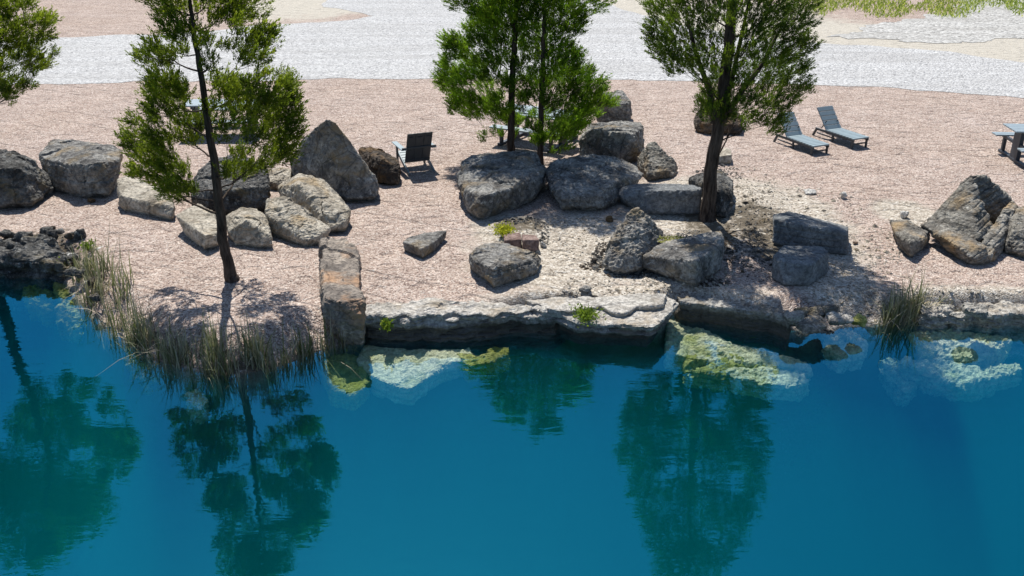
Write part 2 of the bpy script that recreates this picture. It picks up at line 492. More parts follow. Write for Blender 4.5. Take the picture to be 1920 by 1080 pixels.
def axis(lo, hi, fine_lo, fine_hi, step, growth=1.18):
    a = list(np.arange(fine_lo, fine_hi + 1e-6, step))
    s = step
    x = fine_hi
    while x < hi:
        s *= growth; x += s; a.append(min(x, hi))
    s = step; x = fine_lo; b = []
    while x > lo:
        s *= growth; x -= s; b.append(max(x, lo))
    return np.array(b[::-1] + a)
gx = axis(-400, 400, -10.5, 10.5, 0.07)
gy_ = axis(-60, 700, 8.2, 21.0, 0.07)
XX, YY = np.meshgrid(gx, gy_)
P2 = np.column_stack([XX.ravel(), YY.ravel()])
sd = shore_sd(P2)
Z = land_z(P2, sd)
grit = np.zeros(len(P2))
for a in [(1100, 470, 250, 90), (1300, 400, 160, 80), (1480, 420, 130, 110), (1560, 520, 90, 60), (1700, 400, 70, 30), (1200, 560, 320, 40), (960, 430, 90, 35), (1850, 560, 200, 30), (740, 585, 60, 20)]:
    grit = np.maximum(grit, bump_at(P2, *a))
grit = np.maximum(grit, np.clip(1 - sd / 0.5, 0, 1) * (P2[:, 0] > G(670, 590).x) * 0.9)
sand = np.zeros(len(P2))
for a in [(570, 12, 150, 28), (1150, 10, 130, 35), (1560, 75, 260, 45), (1950, 95, 330, 50), (1400, 40, 200, 50)]:
    sand = np.maximum(sand, bump_at(P2, *a))
sand = np.maximum(sand, smooth(56, 75, P2[:, 1]) * 0.8)
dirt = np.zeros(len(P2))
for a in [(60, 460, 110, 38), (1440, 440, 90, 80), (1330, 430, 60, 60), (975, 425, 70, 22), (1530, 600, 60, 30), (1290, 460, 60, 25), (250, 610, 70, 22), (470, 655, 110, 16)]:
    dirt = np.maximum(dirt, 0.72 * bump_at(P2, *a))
nx, ny = len(gx), len(gy_)
idx = np.arange(nx * ny).reshape(ny, nx)
F = np.stack([idx[:-1, :-1].ravel(), idx[:-1, 1:].ravel(), idx[1:, 1:].ravel(), idx[1:, :-1].ravel()], 1)
ground = mesh_obj('ground', np.column_stack([P2, Z]), F, M['ground'], smooth=True,
                  attr={'grit': grit, 'sand': sand, 'dirt': dirt, 'bed': 1 - smooth(-0.10, 0.10, sd), 'shallow': np.exp(-np.clip(-sd, 0, None) * 0.9)})
tag(ground, kind='structure')

def ground_z(x, y):
    P = np.array([[x, y]])
    return float(land_z(P, shore_sd(P))[0])

# water body: a closed block of clear water
def box_vf(x0, x1, y0, y1, z0, z1):
    v = [(x0, y0, z0), (x1, y0, z0), (x1, y1, z0), (x0, y1, z0), (x0, y0, z1), (x1, y0, z1), (x1, y1, z1), (x0, y1, z1)]
    f = [(0, 3, 2, 1), (4, 5, 6, 7), (0, 1, 5, 4), (1, 2, 6, 5), (2, 3, 7, 6), (3, 0, 4, 7)]
    return v, f
v, f = box_vf(-90, 90, -55, 17.5, -6.6, WATER_Z)
lake = mesh_obj('water', v, f, M['water'])
tag(lake, kind='structure')

# gravel road and gravel beyond: thin sheets over the ground
def sheet(name, pts, mat, lift, step=0.14, wob=0.4, seed=5):
    W = np.array([[G(x, y).x, G(x, y).y] for x, y in pts])
    out_ = []
    for i in range(len(W)):
        a, b = W[i], W[(i + 1) % len(W)]
        L = np.linalg.norm(b - a)
        n = max(1, int(L / step)) if L < 60 else 30
        for k in range(n):
            out_.append(a + (b - a) * k / n)
    O = np.array(out_)
    q = np.column_stack([O, np.zeros(len(O))])
    O = O + wob * np.column_stack([fbm(q * 0.9, 7, seed), fbm(q * 0.9, 7, seed + 40)])
    from mathutils.geometry import delaunay_2d_cdt
    vv, _, ff, _, _, _ = delaunay_2d_cdt([Vector((x, y)) for x, y in O], [], [list(range(len(O)))], 1, 1e-5)
    me = bpy.data.meshes.new(name)
    me.from_pydata([(v.x, v.y, lift) for v in vv], [], [list(f_) for f_ in ff])
    me.update()
    me.materials.append(mat)
    o = bpy.data.objects.new(name, me)
    COL.objects.link(o)
    tag(o, kind='structure')
    return o
sheet('gravel_road', [(-900, 165), (0, 160), (300, 152), (700, 148), (1100, 149), (1400, 154), (1530, 157), (1700, 168), (1920, 183), (2500, 215),
                      (2500, 150), (1920, 116), (1750, 95), (1560, 82), (1400, 72), (1250, 40), (1180, 22), (1120, 2), (1100, -30), (640, -30), (600, 10), (700, 30), (640, 40), (480, 48), (360, 62), (0, 74), (-900, 90)], M['road'], 0.008)
sheet('gravel_verge', [(1560, 70), (1700, 78), (1920, 74), (2400, 60), (2400, -60), (1900, -60), (1780, -20), (1800, 18), (1720, 34), (1640, 45)], M['far_gravel'], 0.014, wob=1.2)

# ------------------------------------------------------------------ rocks
def hull_mesh(groups):
    bm = bmesh.new()
    for pts in groups:
        tmp = bmesh.new()
        for p in pts:
            tmp.verts.new(p)
        r = bmesh.ops.convex_hull(tmp, input=tmp.verts)
        bmesh.ops.delete(tmp, geom=[g for g in tmp.verts if not g.link_faces], context='VERTS')
        me = bpy.data.meshes.new('t')
        tmp.to_mesh(me); tmp.free()
        bm.from_mesh(me)
        bpy.data.meshes.remove(me)
    return bm
def remesh(bm, voxel):
    me = bpy.data.meshes.new('t')
    bm.to_mesh(me); bm.free()
    ob = bpy.data.objects.new('t', me)
    COL.objects.link(ob)
    md = ob.modifiers.new('r', 'REMESH')
    md.mode = 'VOXEL'
    md.voxel_size = voxel
    md.adaptivity = 0.0
    dg = bpy.context.evaluated_depsgraph_get()
    ev = ob.evaluated_get(dg)
    m2 = bpy.data.meshes.new_from_object(ev)
    bpy.data.objects.remove(ob)
    bpy.data.meshes.remove(me)
    return m2
def weather(me, amp, seed, strata=0.0, sfreq=9.0, dip=(0, 0, 1), facet=1.0):
    n = len(me.vertices)
    co = np.empty(n * 3); me.vertices.foreach_get('co', co); co = co.reshape(-1, 3)
    no = np.empty(n * 3); me.vertex_normals.foreach_get('vector', no); no = no.reshape(-1, 3)
    size = (co.max(0) - co.min(0)).max()
    s = 1.0 / max(size, 0.2)
    val, tilt = cells(co * s * 3.1 + seed * 3.1 + 0.25 * np.column_stack([vnoise(co * s * 5, seed), vnoise(co * s * 5, seed + 5), vnoise(co * s * 5, seed + 9)]), seed)
    d = amp * (0.22 * facet * val + 1.2 * facet * tilt + 0.35 * fbm(co * s * 2.4 + seed, 3, seed) + 0.85 * fbm(co * s * 9, 5, seed + 3, ridge=True) - 0.2 + 0.75 * fbm(co * s * 24, 4, seed + 7, ridge=True))
    if strata:
        dv = np.array(dip, float); dv /= np.linalg.norm(dv)
        h = co @ dv * sfreq + 0.35 * fbm(co * s * 3, 4, seed + 21) + 0.10 * fbm(co * 14, 3, seed + 31)
        fl = np.floor(h)
        z0 = _hash(fl.astype(np.int64), np.zeros(n, np.int64), np.zeros(n, np.int64), seed)
        fr = h - fl
        groove = np.exp(-((fr - 0.03) / 0.12) ** 2) + np.exp(-((1 - fr) / 0.10) ** 2)
        side = 1 - np.abs(no @ dv)
        d = d + strata * side * ((z0 - 0.5) * 1.6 - groove * 0.8)
    co = co + no * d[:, None]
    me.vertices.foreach_set('co', co.ravel())
    me.update()
    return co
ROCKS = []
def finish_rock(name, label, cat, me, mat, group=None, smooth_=False):
    n = len(me.vertices)
    co = np.empty(n * 3); me.vertices.foreach_get('co', co); co = co.reshape(-1, 3)
    c = (co.max(0) + co.min(0)) / 2
    c[2] = max(co[:, 2].min(), 0.0) if co[:, 2].max() > 0 else co[:, 2].min()
    me.vertices.foreach_set('co', (co - c).ravel())
    me.polygons.foreach_set('use_smooth', np.full(len(me.polygons), smooth_, dtype=bool))
    me.materials.clear()
    me.materials.append(mat)
    me.update()
    me.name = name
    o = bpy.data.objects.new(name, me)
    o.location = c
    COL.objects.link(o)
    tag(o, label, cat, group)
    ROCKS.append(o)
    return o
_seed = [10]
def rock(label, hulls, mat, name='boulder', cat='boulder', amp=0.03, sink=0.12, strata=0.0, dip=(0, 0, 1), sfreq=9, group=None, facet=1.0, vox=None, under=0.13):
    """hulls: list of (base pixels, top pixels with the pixel row of the ground below them)"""
    groups = []
    ally = [b[1] for h_ in hulls for b in h_[0]] + [t_[1] for h_ in hulls for t_ in h_[1]]
    dl = under * min(90, max(ally) - min(ally))
    for base, top in hulls:
        pts = []
        ring = [V(b[0], b[1], b[1] + dl) for b in base]
        foot = [G(b[0], b[1] + dl * 0.9) for b in base]
        cx = sum((p for p in foot), Vector()) / len(foot)
        for p in foot:
            q = cx + (p - cx) * 0.80 + Vector((0, 0.06, 0))
            pts.append(Vector((q.x, q.y, -sink)))
        pts += ring
        for t_ in top:
            pts.append(V(t_[0], t_[1], t_[2] + dl))
        groups.append(pts)
    allp = [p for g in groups for p in g]
    size = max(max(p[k] for p in allp) - min(p[k] for p in allp) for k in (0, 1, 2))
    vx = vox or min(0.026, max(0.012, size / 65))
    me = remesh(hull_mesh(groups), vx)
    _seed[0] += 1
    weather(me, 0.85 * amp * min(1.0, size / 1.2), _seed[0], strata, sfreq, dip, facet)
    return finish_rock(name, label, cat, me, M[mat], group)
def stone(px, py, wpx, hpx, mat, label, name='stone', cat='stone', group=None, z=0.0, flat=1.0, seed=None):
    """a loose stone whose foot is at px, py"""
    _seed[0] += 1
    r = np.random.default_rng(_seed[0] if seed is None else seed)
    c = G(px, py, z)
    s = FPX / (c.y * math.cos(PITCH) + CAM_H * math.sin(PITCH))
    a = wpx / s / 2
    h = hpx / s / 1.05 * flat
    pts = []
    for k in range(16):
        d = r.normal(size=3); d /= np.linalg.norm(d)
        q = 1 / max(abs(d)) if r.random() < 0.5 else 1.1
        pts.append(Vector((c.x + d[0] * a * q * .85, c.y + a * 0.8 + d[1] * a * q * .8, c.z + h * 0.38 + d[2] * h * 0.6 * q * .85)))
    me = remesh(hull_mesh([pts]), max(0.006, a / 9))
    weather(me, 0.05 * a + 0.003, _seed[0])
    return finish_rock(name, label, cat, me, M[mat], group)

rock('dark shadowed boulder cut off by the left edge of the picture', [([(-60, 385), (0, 384), (60, 380), (98, 354), (80, 330), (-60, 330)], [(-50, 300, 350), (-10, 285, 345), (25, 283, 345), (62, 302, 350), (90, 330, 345), (40, 318, 372), (-30, 310, 375)])], 'dark', amp=.045)
rock('flat topped dark boulder with a bright sunlit top near the left edge', [([(88, 335), (100, 348), (150, 362), (205, 361), (220, 345), (215, 315), (120, 310)], [(76, 288, 325), (100, 262, 305), (150, 262, 305), (200, 272, 312), (227, 284, 325), (222, 300, 345), (190, 304, 358), (140, 310, 360), (80, 297, 335)])], 'grey', amp=.035, strata=.02)
rock('flat pale tan block lying left of the spindly tree', [([(226, 385), (325, 406), (328, 392), (300, 365), (232, 360)], [(218, 336, 362), (240, 326, 352), (262, 338, 360), (305, 358, 378), (322, 372, 390), (326, 388, 402), (228, 368, 385)])], 'tan', amp=.022)
rock('pale tan angular rock just left of the spindly tree trunk', [([(345, 432), (382, 462), (412, 455), (410, 430), (360, 400)], [(330, 404, 425), (372, 380, 402), (398, 394, 415), (411, 435, 452), (386, 442, 461), (345, 418, 432)])], 'tan', amp=.02)
rock('small pale rock with a dark hollow front right of the spindly tree trunk', [([(428, 440), (440, 452), (490, 458), (511, 457), (505, 430), (430, 425)], [(424, 405, 425), (450, 390, 412), (480, 391, 412), (500, 406, 430), (508, 445, 455), (428, 435, 448), (462, 412, 450)])], 'tan', amp=.022)
rock('tan wedge shaped rock in front of the domed tan boulder', [([(499, 430), (575, 453), (602, 450), (620, 433), (590, 415), (505, 405)], [(497, 400, 428), (500, 373, 410), (530, 367, 408), (562, 386, 418), (618, 428, 434), (600, 440, 450), (500, 405, 430), (540, 380, 420)])], 'tan', amp=.03)
rock('domed tan boulder with a shaded hollow front below the tall dark boulder', [([(530, 385), (560, 400), (620, 428), (648, 425), (655, 405), (630, 370), (540, 360)], [(520, 350, 378), (560, 327, 370), (600, 335, 375), (640, 372, 395), (655, 398, 410), (648, 415, 425), (525, 365, 385), (560, 345, 395)])], 'tan', amp=.035)
rock('tallest dark grey boulder with a pointed peak', [([(550, 330), (560, 345), (650, 371), (706, 369), (710, 352), (680, 325), (560, 310)], [(545, 298, 334), (560, 276, 330), (590, 240, 346), (613, 222, 352), (630, 229, 354), (648, 262, 357), (664, 282, 359), (700, 328, 362), (710, 350, 364), (552, 312, 338), (640, 262, 330), (690, 325, 340)])], 'grey', amp=.03)
rock('dark brown boulder between the tallest boulder and the single chair', [([(680, 315), (710, 338), (745, 340), (750, 325), (735, 305), (690, 300)], [(673, 280, 300), (690, 276, 298), (720, 285, 305), (745, 298, 315), (750, 318, 335), (715, 300, 335), (680, 290, 310)])], 'brown', amp=.045)
rock('grey boulder behind the trunk of the spindly tree', [([(362, 385), (430, 393), (500, 388), (495, 345), (370, 345)], [(365, 330, 360), (400, 300, 350), (455, 292, 350), (500, 315, 360), (502, 350, 385), (440, 355, 390), (365, 362, 385)])], 'dark', amp=.05)
rock('small tan rock wedged left of the tallest boulder', [([(505, 350), (540, 355), (550, 335), (505, 330)], [(500, 322, 335), (525, 312, 330), (545, 318, 335), (545, 335, 350), (505, 340, 350)])], 'tan')
rock('long rust stained slab running down to the water beside the reeds', [([(604, 540), (674, 550), (672, 470), (602, 462)], [(603, 450, 460), (648, 447, 457), (668, 462, 472), (674, 545, 556), (605, 530, 540)]),
     ([(606, 592), (640, 602), (684, 604), (680, 552), (606, 530)], [(606, 510, 530), (655, 530, 550), (676, 545, 566), (680, 560, 592), (640, 565, 600), (612, 560, 590)])], 'rust', name='slab', cat='slab', amp=.045, sink=.35, facet=1.1, strata=.02)
rock('small flat grey rock alone on the pink pebbles', [([(757, 466), (793, 480), (815, 466), (835, 443), (800, 440), (760, 452)], [(755, 453, 465), (790, 466, 479), (812, 455, 467), (837, 433, 442), (800, 436, 444), (765, 447, 456)])], 'grey', name='flat_rock', cat='rock', amp=.02, vox=.016)
rock('flat grey slab in front of the two red stones', [([(884, 500), (925, 533), (1008, 506), (1015, 485), (950, 465), (890, 475)], [(878, 477, 492), (905, 455, 470), (950, 458, 472), (1000, 474, 490), (998, 488, 505), (925, 503, 531), (892, 490, 515)])], 'grey', name='flat_rock', cat='rock', amp=.03, strata=.025, sfreq=14)
rock('left of the two reddish block stones edging the pebble ring', [([(946, 460), (977, 465), (977, 450), (948, 448)], [(944, 440, 450), (975, 435, 446), (978, 449, 463), (946, 451, 459)])], 'red', name='block_stone', cat='stone', amp=.008)
rock('right of the two reddish block stones edging the pebble ring', [([(980, 470), (1010, 470), (1008, 456), (980, 453)], [(978, 439, 453), (1005, 441, 455), (1011, 450, 468), (980, 450, 469)])], 'red', name='block_stone', cat='stone', amp=.008)
rock('big light grey boulder with an ochre underside below the double tree', [([(868, 355), (880, 388), (895, 405), (915, 400), (1000, 368), (1018, 348), (1015, 325), (900, 315), (866, 330)], [(866, 302, 330), (900, 290, 325), (960, 282, 322), (1000, 286, 325), (1022, 320, 345), (1015, 340, 355), (1000, 340, 368), (945, 358, 392), (905, 368, 402), (880, 360, 388), (860, 345, 368)])], 'grey', amp=.055)
rock('broad dark boulder in dappled shade right of the light grey boulder', [([(1033, 355), (1052, 388), (1130, 386), (1148, 378), (1200, 335), (1150, 310), (1040, 325)], [(1022, 320, 345), (1036, 302, 335), (1062, 293, 330), (1110, 290, 325), (1150, 296, 325), (1208, 326, 334), (1190, 330, 345), (1148, 345, 372), (1125, 365, 385), (1055, 370, 387), (1030, 345, 360)])], 'grey', amp=.05, strata=.015)
rock('big square block with a flat pale top right of the double tree', [([(1087, 290), (1098, 288), (1160, 300), (1200, 295), (1204, 275), (1110, 262)], [(1106, 233, 262), (1160, 229, 258), (1200, 231, 260), (1205, 240, 272), (1186, 251, 297), (1110, 243, 288), (1087, 258, 285)])], 'grey', name='block_rock', cat='boulder', amp=.04)
rock('farther square block with a pale top behind the big square block', [([(1120, 226), (1180, 228), (1183, 215), (1125, 205)], [(1118, 190, 222), (1122, 172, 205), (1165, 172, 205), (1183, 190, 218), (1180, 194, 227), (1125, 194, 226)])], 'grey', name='block_rock', cat='boulder', amp=.035)
rock('pointed cracked tan rock right of the big square block', [([(1195, 310), (1215, 332), (1262, 330), (1268, 315), (1240, 300), (1200, 300)], [(1195, 298, 305), (1216, 268, 308), (1228, 266, 308), (1242, 285, 312), (1266, 305, 318), (1252, 322, 330), (1215, 322, 330)])], 'mix', amp=.035)
rock('low slab with a dark flat front left of the leaning trunk', [([(1180, 385), (1215, 398), (1312, 400), (1314, 375), (1240, 355), (1150, 365)], [(1145, 352, 365), (1200, 345, 360), (1240, 345, 368), (1300, 348, 370), (1315, 353, 388), (1312, 357, 400), (1220, 358, 395), (1170, 372, 385)])], 'slate', name='slab', cat='slab', amp=.02)
rock('dark split rock right behind the base of the leaning trunk', [([(1345, 372), (1340, 402), (1360, 405), (1374, 380), (1370, 345)], [(1335, 322, 350), (1350, 320, 350), (1372, 340, 365), (1374, 362, 385), (1345, 355, 400)]), ([(1292, 355), (1310, 368), (1345, 365), (1320, 342)], [(1290, 332, 352), (1315, 325, 350), (1345, 326, 352), (1320, 345, 366)])], 'dark', amp=.04, strata=.02, dip=(.8, .2, .4))
rock('rounded grey boulder standing left of the dished slab', [([(1133, 495), (1150, 505), (1200, 503), (1230, 475), (1235, 450), (1150, 460)], [(1160, 425, 470), (1180, 398, 465), (1195, 392, 463), (1215, 402, 465), (1240, 433, 462), (1228, 462, 475), (1190, 478, 500), (1145, 465, 490), (1137, 480, 495)])], 'grey', amp=.045)
rock('dished grey slab holding litter with a corner pointing at the water', [([(1208, 500), (1260, 510), (1305, 531), (1350, 500), (1358, 470), (1340, 450), (1250, 460)], [(1207, 480, 498), (1222, 468, 485), (1280, 475, 500), (1305, 490, 530), (1320, 480, 520), (1356, 455, 490), (1352, 432, 465), (1335, 436, 462), (1250, 452, 478)])], 'grey', name='slab', cat='slab', amp=.03)
rock('upper of the two square blocks in the shade of the right tree', [([(1450, 455), (1500, 466), (1588, 476), (1590, 455), (1550, 440), (1455, 430)], [(1450, 402, 425), (1480, 396, 420), (1590, 425, 445), (1588, 436, 474), (1520, 425, 468), (1452, 412, 452)])], 'slate', name='block_rock', cat='boulder', amp=.012, strata=.02, facet=.6, under=.05)
rock('lower of the two square blocks in the shade of the right tree', [([(1447, 520), (1470, 533), (1520, 533), (1552, 510), (1550, 485), (1455, 480)], [(1450, 480, 512), (1470, 460, 485), (1540, 462, 490), (1553, 472, 505), (1520, 497, 531), (1460, 490, 522)])], 'slate', name='block_rock', cat='boulder', amp=.012, facet=.6, under=.05)
rock('small wedge rock leaning against the split banded boulder', [([(1690, 462), (1708, 478), (1738, 455), (1742, 445), (1700, 430)], [(1668, 414, 425), (1700, 412, 430), (1742, 432, 446), (1736, 450, 460), (1708, 455, 477), (1680, 440, 455)])], 'mix', name='rock', cat='rock', amp=.025)
rock('large split banded boulder like a broken seat near the right edge', [
    ([(1790, 440), (1850, 455), (1830, 415), (1785, 415)], [(1738, 412, 440), (1800, 348, 434), (1822, 332, 430), (1850, 424, 456), (1864, 432, 462), (1835, 452, 478), (1775, 440, 460)]),
    ([(1818, 494), (1846, 494), (1850, 482), (1822, 480)], [(1724, 420, 446), (1745, 407, 442), (1852, 462, 490), (1850, 480, 494), (1824, 486, 498), (1795, 462, 488), (1742, 432, 454)]),
    ([(1842, 496), (1864, 488), (1900, 446), (1892, 430), (1852, 466)], [(1898, 374, 428), (1913, 390, 434), (1906, 420, 446), (1856, 478, 493), (1830, 482, 497), (1842, 452, 480), (1870, 424, 456), (1884, 400, 442)]),
    ([(1815, 420), (1890, 424), (1886, 405), (1820, 405)], [(1800, 347, 420), (1822, 328, 417), (1848, 328, 417), (1861, 347, 418), (1890, 366, 420), (1904, 382, 424), (1880, 404, 428), (1842, 410, 428), (1815, 378, 424), (1822, 333, 402), (1888, 374, 408)])],
    'mix', amp=.028, strata=.03, dip=(-.5, .3, .8), sfreq=10, under=.03)
rock('tan rock cut off by the right edge beside the split boulder', [([(1885, 465), (1925, 475), (1960, 470), (1960, 430), (1890, 430)], [(1890, 402, 430), (1912, 388, 430), (1960, 380, 430), (1960, 430, 465), (1900, 435, 460)])], 'mix', name='rock', cat='rock', amp=.03)
rock('dark boulder behind the crown and trunk of the right tree', [([(1303, 240), (1320, 246), (1390, 246), (1392, 228), (1310, 225)], [(1302, 222, 235), (1318, 195, 228), (1360, 188, 228), (1390, 215, 232), (1388, 232, 244), (1320, 232, 244)])], 'brown', amp=.04)
rock('small square tan stone just right of the leaning trunk', [([(1343, 304), (1371, 304), (1372, 295), (1345, 293)], [(1343, 288, 296), (1360, 276, 290), (1370, 280, 292), (1372, 290, 303), (1344, 294, 303)])], 'tan', name='stone', cat='stone', amp=.01)

stone(1019, 465, 15, 14, 'white', 'small white stone right of the reddish block stones')
stone(168, 382, 17, 11, 'brown', 'small brown stone alone below the flat topped boulder')
stone(1144, 417, 18, 12, 'brown', 'small dark stone between the rounded boulder and the broad dark boulder')
stone(1097, 551, 28, 13, 'grey', 'small flat grey stone near the ledge crack')
stone(1521, 366, 26, 9, 'white', 'bright white flat stone left of the pair in front of the loungers')
stone(1583, 374, 13, 15, 'white', 'bright white upright stone right of the pair in front of the loungers')
stone(1696, 410, 20, 14, 'white', 'pale round stone on the gravel behind the wedge rock')
stone(1800, 474, 16, 16, 'slate', 'grey stone tucked in the dark gap under the split boulder')
stone(1822, 478, 20, 14, 'tan', 'tan stone in the dark gap under the split boulder')
stone(1846, 482, 14, 14, 'rust', 'orange stone at the right end of the gap under the split boulder')
stone(1605, 458, 13, 6, 'rust', 'tiny rust coloured stone right of the shaded square blocks')
stone(1114, 494, 14, 10, 'brown', 'dark clod left of the rounded grey boulder')

# ------------------------------------------------------------------ ledges at the water's edge
def ledge(label, layers, mat, amp=.024, strata=.045, sfreq=21, name='rock_ledge', cat='ledge', vox=.021, group=None, facet=.7):
    """layers: (top outline in pixels, top height, thickness)"""
    bm = bmesh.new()
    rj = np.random.default_rng(len(label) * 7 + len(layers))
    for pts, ztop, th in layers:
        W_ = [G(x, y, ztop) for x, y in pts]
        ring = []
        for i, p in enumerate(W_):
            q = W_[(i + 1) % len(W_)]
            k_ = max(1, min(14, int((q - p).length / 0.14)))
            for j in range(k_):
                jt = 0.0 if j == 0 else 1.0
                ring.append(p.lerp(q, (j + (rj.uniform(-.3, .3) if j else 0)) / k_) + Vector((0, rj.uniform(-.045, .045) * jt, 0)))
        top = [bm.verts.new(p) for p in ring]
        bot = [bm.verts.new(v.co - Vector((0, 0, th))) for v in top]
        n = len(top)
        bm.faces.new(top)
        bm.faces.new(bot[::-1])
        for i in range(n):
            bm.faces.new((top[i], bot[i], bot[(i + 1) % n], top[(i + 1) % n]))
    bmesh.ops.triangulate(bm, faces=bm.faces[:])
    bmesh.ops.recalc_face_normals(bm, faces=bm.faces[:])
    me = remesh(bm, vox)
    _seed[0] += 1
    weather(me, amp, _seed[0], strata, sfreq, (0.05, 0.0, 1.0), facet)
    return finish_rock(name, label, cat, me, M[mat], group)

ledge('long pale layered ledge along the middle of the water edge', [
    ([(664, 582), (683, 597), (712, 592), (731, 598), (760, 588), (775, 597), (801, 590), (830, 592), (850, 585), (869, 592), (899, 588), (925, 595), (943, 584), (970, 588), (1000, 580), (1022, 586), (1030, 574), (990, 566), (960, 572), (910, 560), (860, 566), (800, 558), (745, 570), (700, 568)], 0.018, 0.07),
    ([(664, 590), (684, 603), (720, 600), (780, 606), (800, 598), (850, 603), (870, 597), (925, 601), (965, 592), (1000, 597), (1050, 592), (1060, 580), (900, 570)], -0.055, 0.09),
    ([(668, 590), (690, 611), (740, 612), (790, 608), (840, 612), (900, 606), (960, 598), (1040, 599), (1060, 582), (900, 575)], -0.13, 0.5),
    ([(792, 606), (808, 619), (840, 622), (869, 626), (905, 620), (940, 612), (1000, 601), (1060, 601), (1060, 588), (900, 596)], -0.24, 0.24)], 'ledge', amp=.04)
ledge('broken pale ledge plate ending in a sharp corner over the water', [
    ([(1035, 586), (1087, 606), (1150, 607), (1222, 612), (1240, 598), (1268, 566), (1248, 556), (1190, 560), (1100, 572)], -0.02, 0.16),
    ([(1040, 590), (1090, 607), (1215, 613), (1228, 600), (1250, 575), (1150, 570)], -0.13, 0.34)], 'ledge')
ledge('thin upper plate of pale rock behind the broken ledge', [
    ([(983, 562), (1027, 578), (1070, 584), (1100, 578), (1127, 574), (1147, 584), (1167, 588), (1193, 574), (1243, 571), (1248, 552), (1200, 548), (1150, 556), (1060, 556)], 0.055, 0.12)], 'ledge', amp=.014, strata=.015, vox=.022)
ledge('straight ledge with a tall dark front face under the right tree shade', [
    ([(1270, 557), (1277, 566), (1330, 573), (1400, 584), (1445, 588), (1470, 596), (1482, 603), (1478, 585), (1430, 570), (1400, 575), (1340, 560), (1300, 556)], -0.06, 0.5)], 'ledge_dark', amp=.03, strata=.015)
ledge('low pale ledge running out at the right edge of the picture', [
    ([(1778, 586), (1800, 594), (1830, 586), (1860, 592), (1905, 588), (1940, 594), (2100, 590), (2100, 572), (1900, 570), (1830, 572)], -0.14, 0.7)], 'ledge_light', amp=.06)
ledge('short pale ledge behind the right reed tuft', [
    ([(1728, 584), (1745, 594), (1770, 592), (1782, 588), (1785, 574), (1750, 572), (1730, 574)], -0.14, 0.7)], 'ledge_light', amp=.05)
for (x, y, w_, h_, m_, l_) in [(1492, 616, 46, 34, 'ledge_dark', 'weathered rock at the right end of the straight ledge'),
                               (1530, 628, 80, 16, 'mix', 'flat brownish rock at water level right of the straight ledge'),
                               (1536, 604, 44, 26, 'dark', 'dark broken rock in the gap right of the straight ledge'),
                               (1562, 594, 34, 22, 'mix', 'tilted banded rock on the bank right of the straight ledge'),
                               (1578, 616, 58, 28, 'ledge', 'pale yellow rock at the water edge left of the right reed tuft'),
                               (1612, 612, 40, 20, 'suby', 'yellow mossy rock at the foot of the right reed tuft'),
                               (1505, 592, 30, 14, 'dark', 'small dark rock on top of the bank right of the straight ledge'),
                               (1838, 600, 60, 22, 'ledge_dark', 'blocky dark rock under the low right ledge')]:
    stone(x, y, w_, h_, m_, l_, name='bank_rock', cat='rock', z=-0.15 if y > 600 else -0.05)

ledge('dark broken rock mass forming the shaded bank at the left edge', [
    ([(-260, 455), (-80, 446), (0, 449), (60, 446), (100, 456), (126, 478), (116, 492), (60, 488), (0, 482), (-120, 476), (-260, 470)], -0.02, 1.0)], 'dark', amp=.10, strata=.05, sfreq=9, name='rock_bank', cat='rock', facet=1.2)
# left bank rubble
rr = np.random.default_rng(3)
for i in range(46):
    px = rr.uniform(-40, 215)
    lo_ = 432 + max(0, px - 120) * 0.55
    py = rr.uniform(lo_, 500 + max(0, px - 95) * 0.85)
    wq = rr.uniform(12, 30)
    stone(px, py, wq, wq * rr.uniform(.5, .8), str(rr.choice(['dark', 'dark', 'dark', 'brown', 'grey', 'white' if rr.random() < .6 else 'grey'])), 'broken stone in the dark rubble bank at the left water edge', name='bank_stone', cat='stone', group='rubble stones of the left bank', z=-0.14 if py > 470 else -0.02)

# rocks lying under water
def sub(label, pts, zt, mat='sub', th=.26, amp=.025, vox=.026):
    zt = WATER_Z - 0.01 + (zt + 0.40) * 0.42
    cx = sum(p[0] for p in pts) / len(pts); cy = sum(p[1] for p in pts) / len(pts)
    pts = [(cx + (x - cx) * 1.10, cy + 3 + (y - cy) * 1.22) for x, y in pts]
    bm = bmesh.new()
    top = [bm.verts.new(G(x, y, zt)) for x, y in pts]
    ym = max(v.co.y for v in top)
    for v in top:
        v.co.z -= 0.16 * (ym - v.co.y)
    bot = [bm.verts.new(v.co - Vector((0, 0, th))) for v in top]
    n = len(top)
    bm.faces.new(top); bm.faces.new(bot[::-1])
    for i in range(n):
        bm.faces.new((top[i], bot[i], bot[(i + 1) % n], top[(i + 1) % n]))
    bmesh.ops.triangulate(bm, faces=bm.faces[:])
    bmesh.ops.recalc_face_normals(bm, faces=bm.faces[:])
    me = remesh(bm, vox)
    _seed[0] += 1
    weather(me, amp, _seed[0], .02, 11, (0.05, 0.0, 1.0), .8)
    return finish_rock('submerged_rock', label, 'rock', me, M[mat])
sub('large pale submerged rock shelf in front of the long ledge', [(690, 648), (760, 652), (810, 654), (870, 652), (880, 664), (830, 672), (800, 686), (770, 700), (740, 697), (700, 685), (680, 668)], -0.50)
sub('narrow yellowish submerged ridge trailing right from the pale shelf', [(860, 656), (900, 660), (925, 648), (950, 648), (952, 656), (920, 668), (880, 672)], -0.48, 'suby', amp=.03)
sub('mossy green submerged rock below the end of the rust stained slab', [(600, 668), (640, 662), (684, 668), (686, 700), (660, 715), (622, 708)], -0.62, 'suby')
sub('top step of the submerged pale rock stair under the straight ledge', [(1262, 606), (1330, 618), (1380, 634), (1420, 640), (1440, 650), (1340, 646), (1290, 648), (1258, 642)], -0.50, amp=.04)
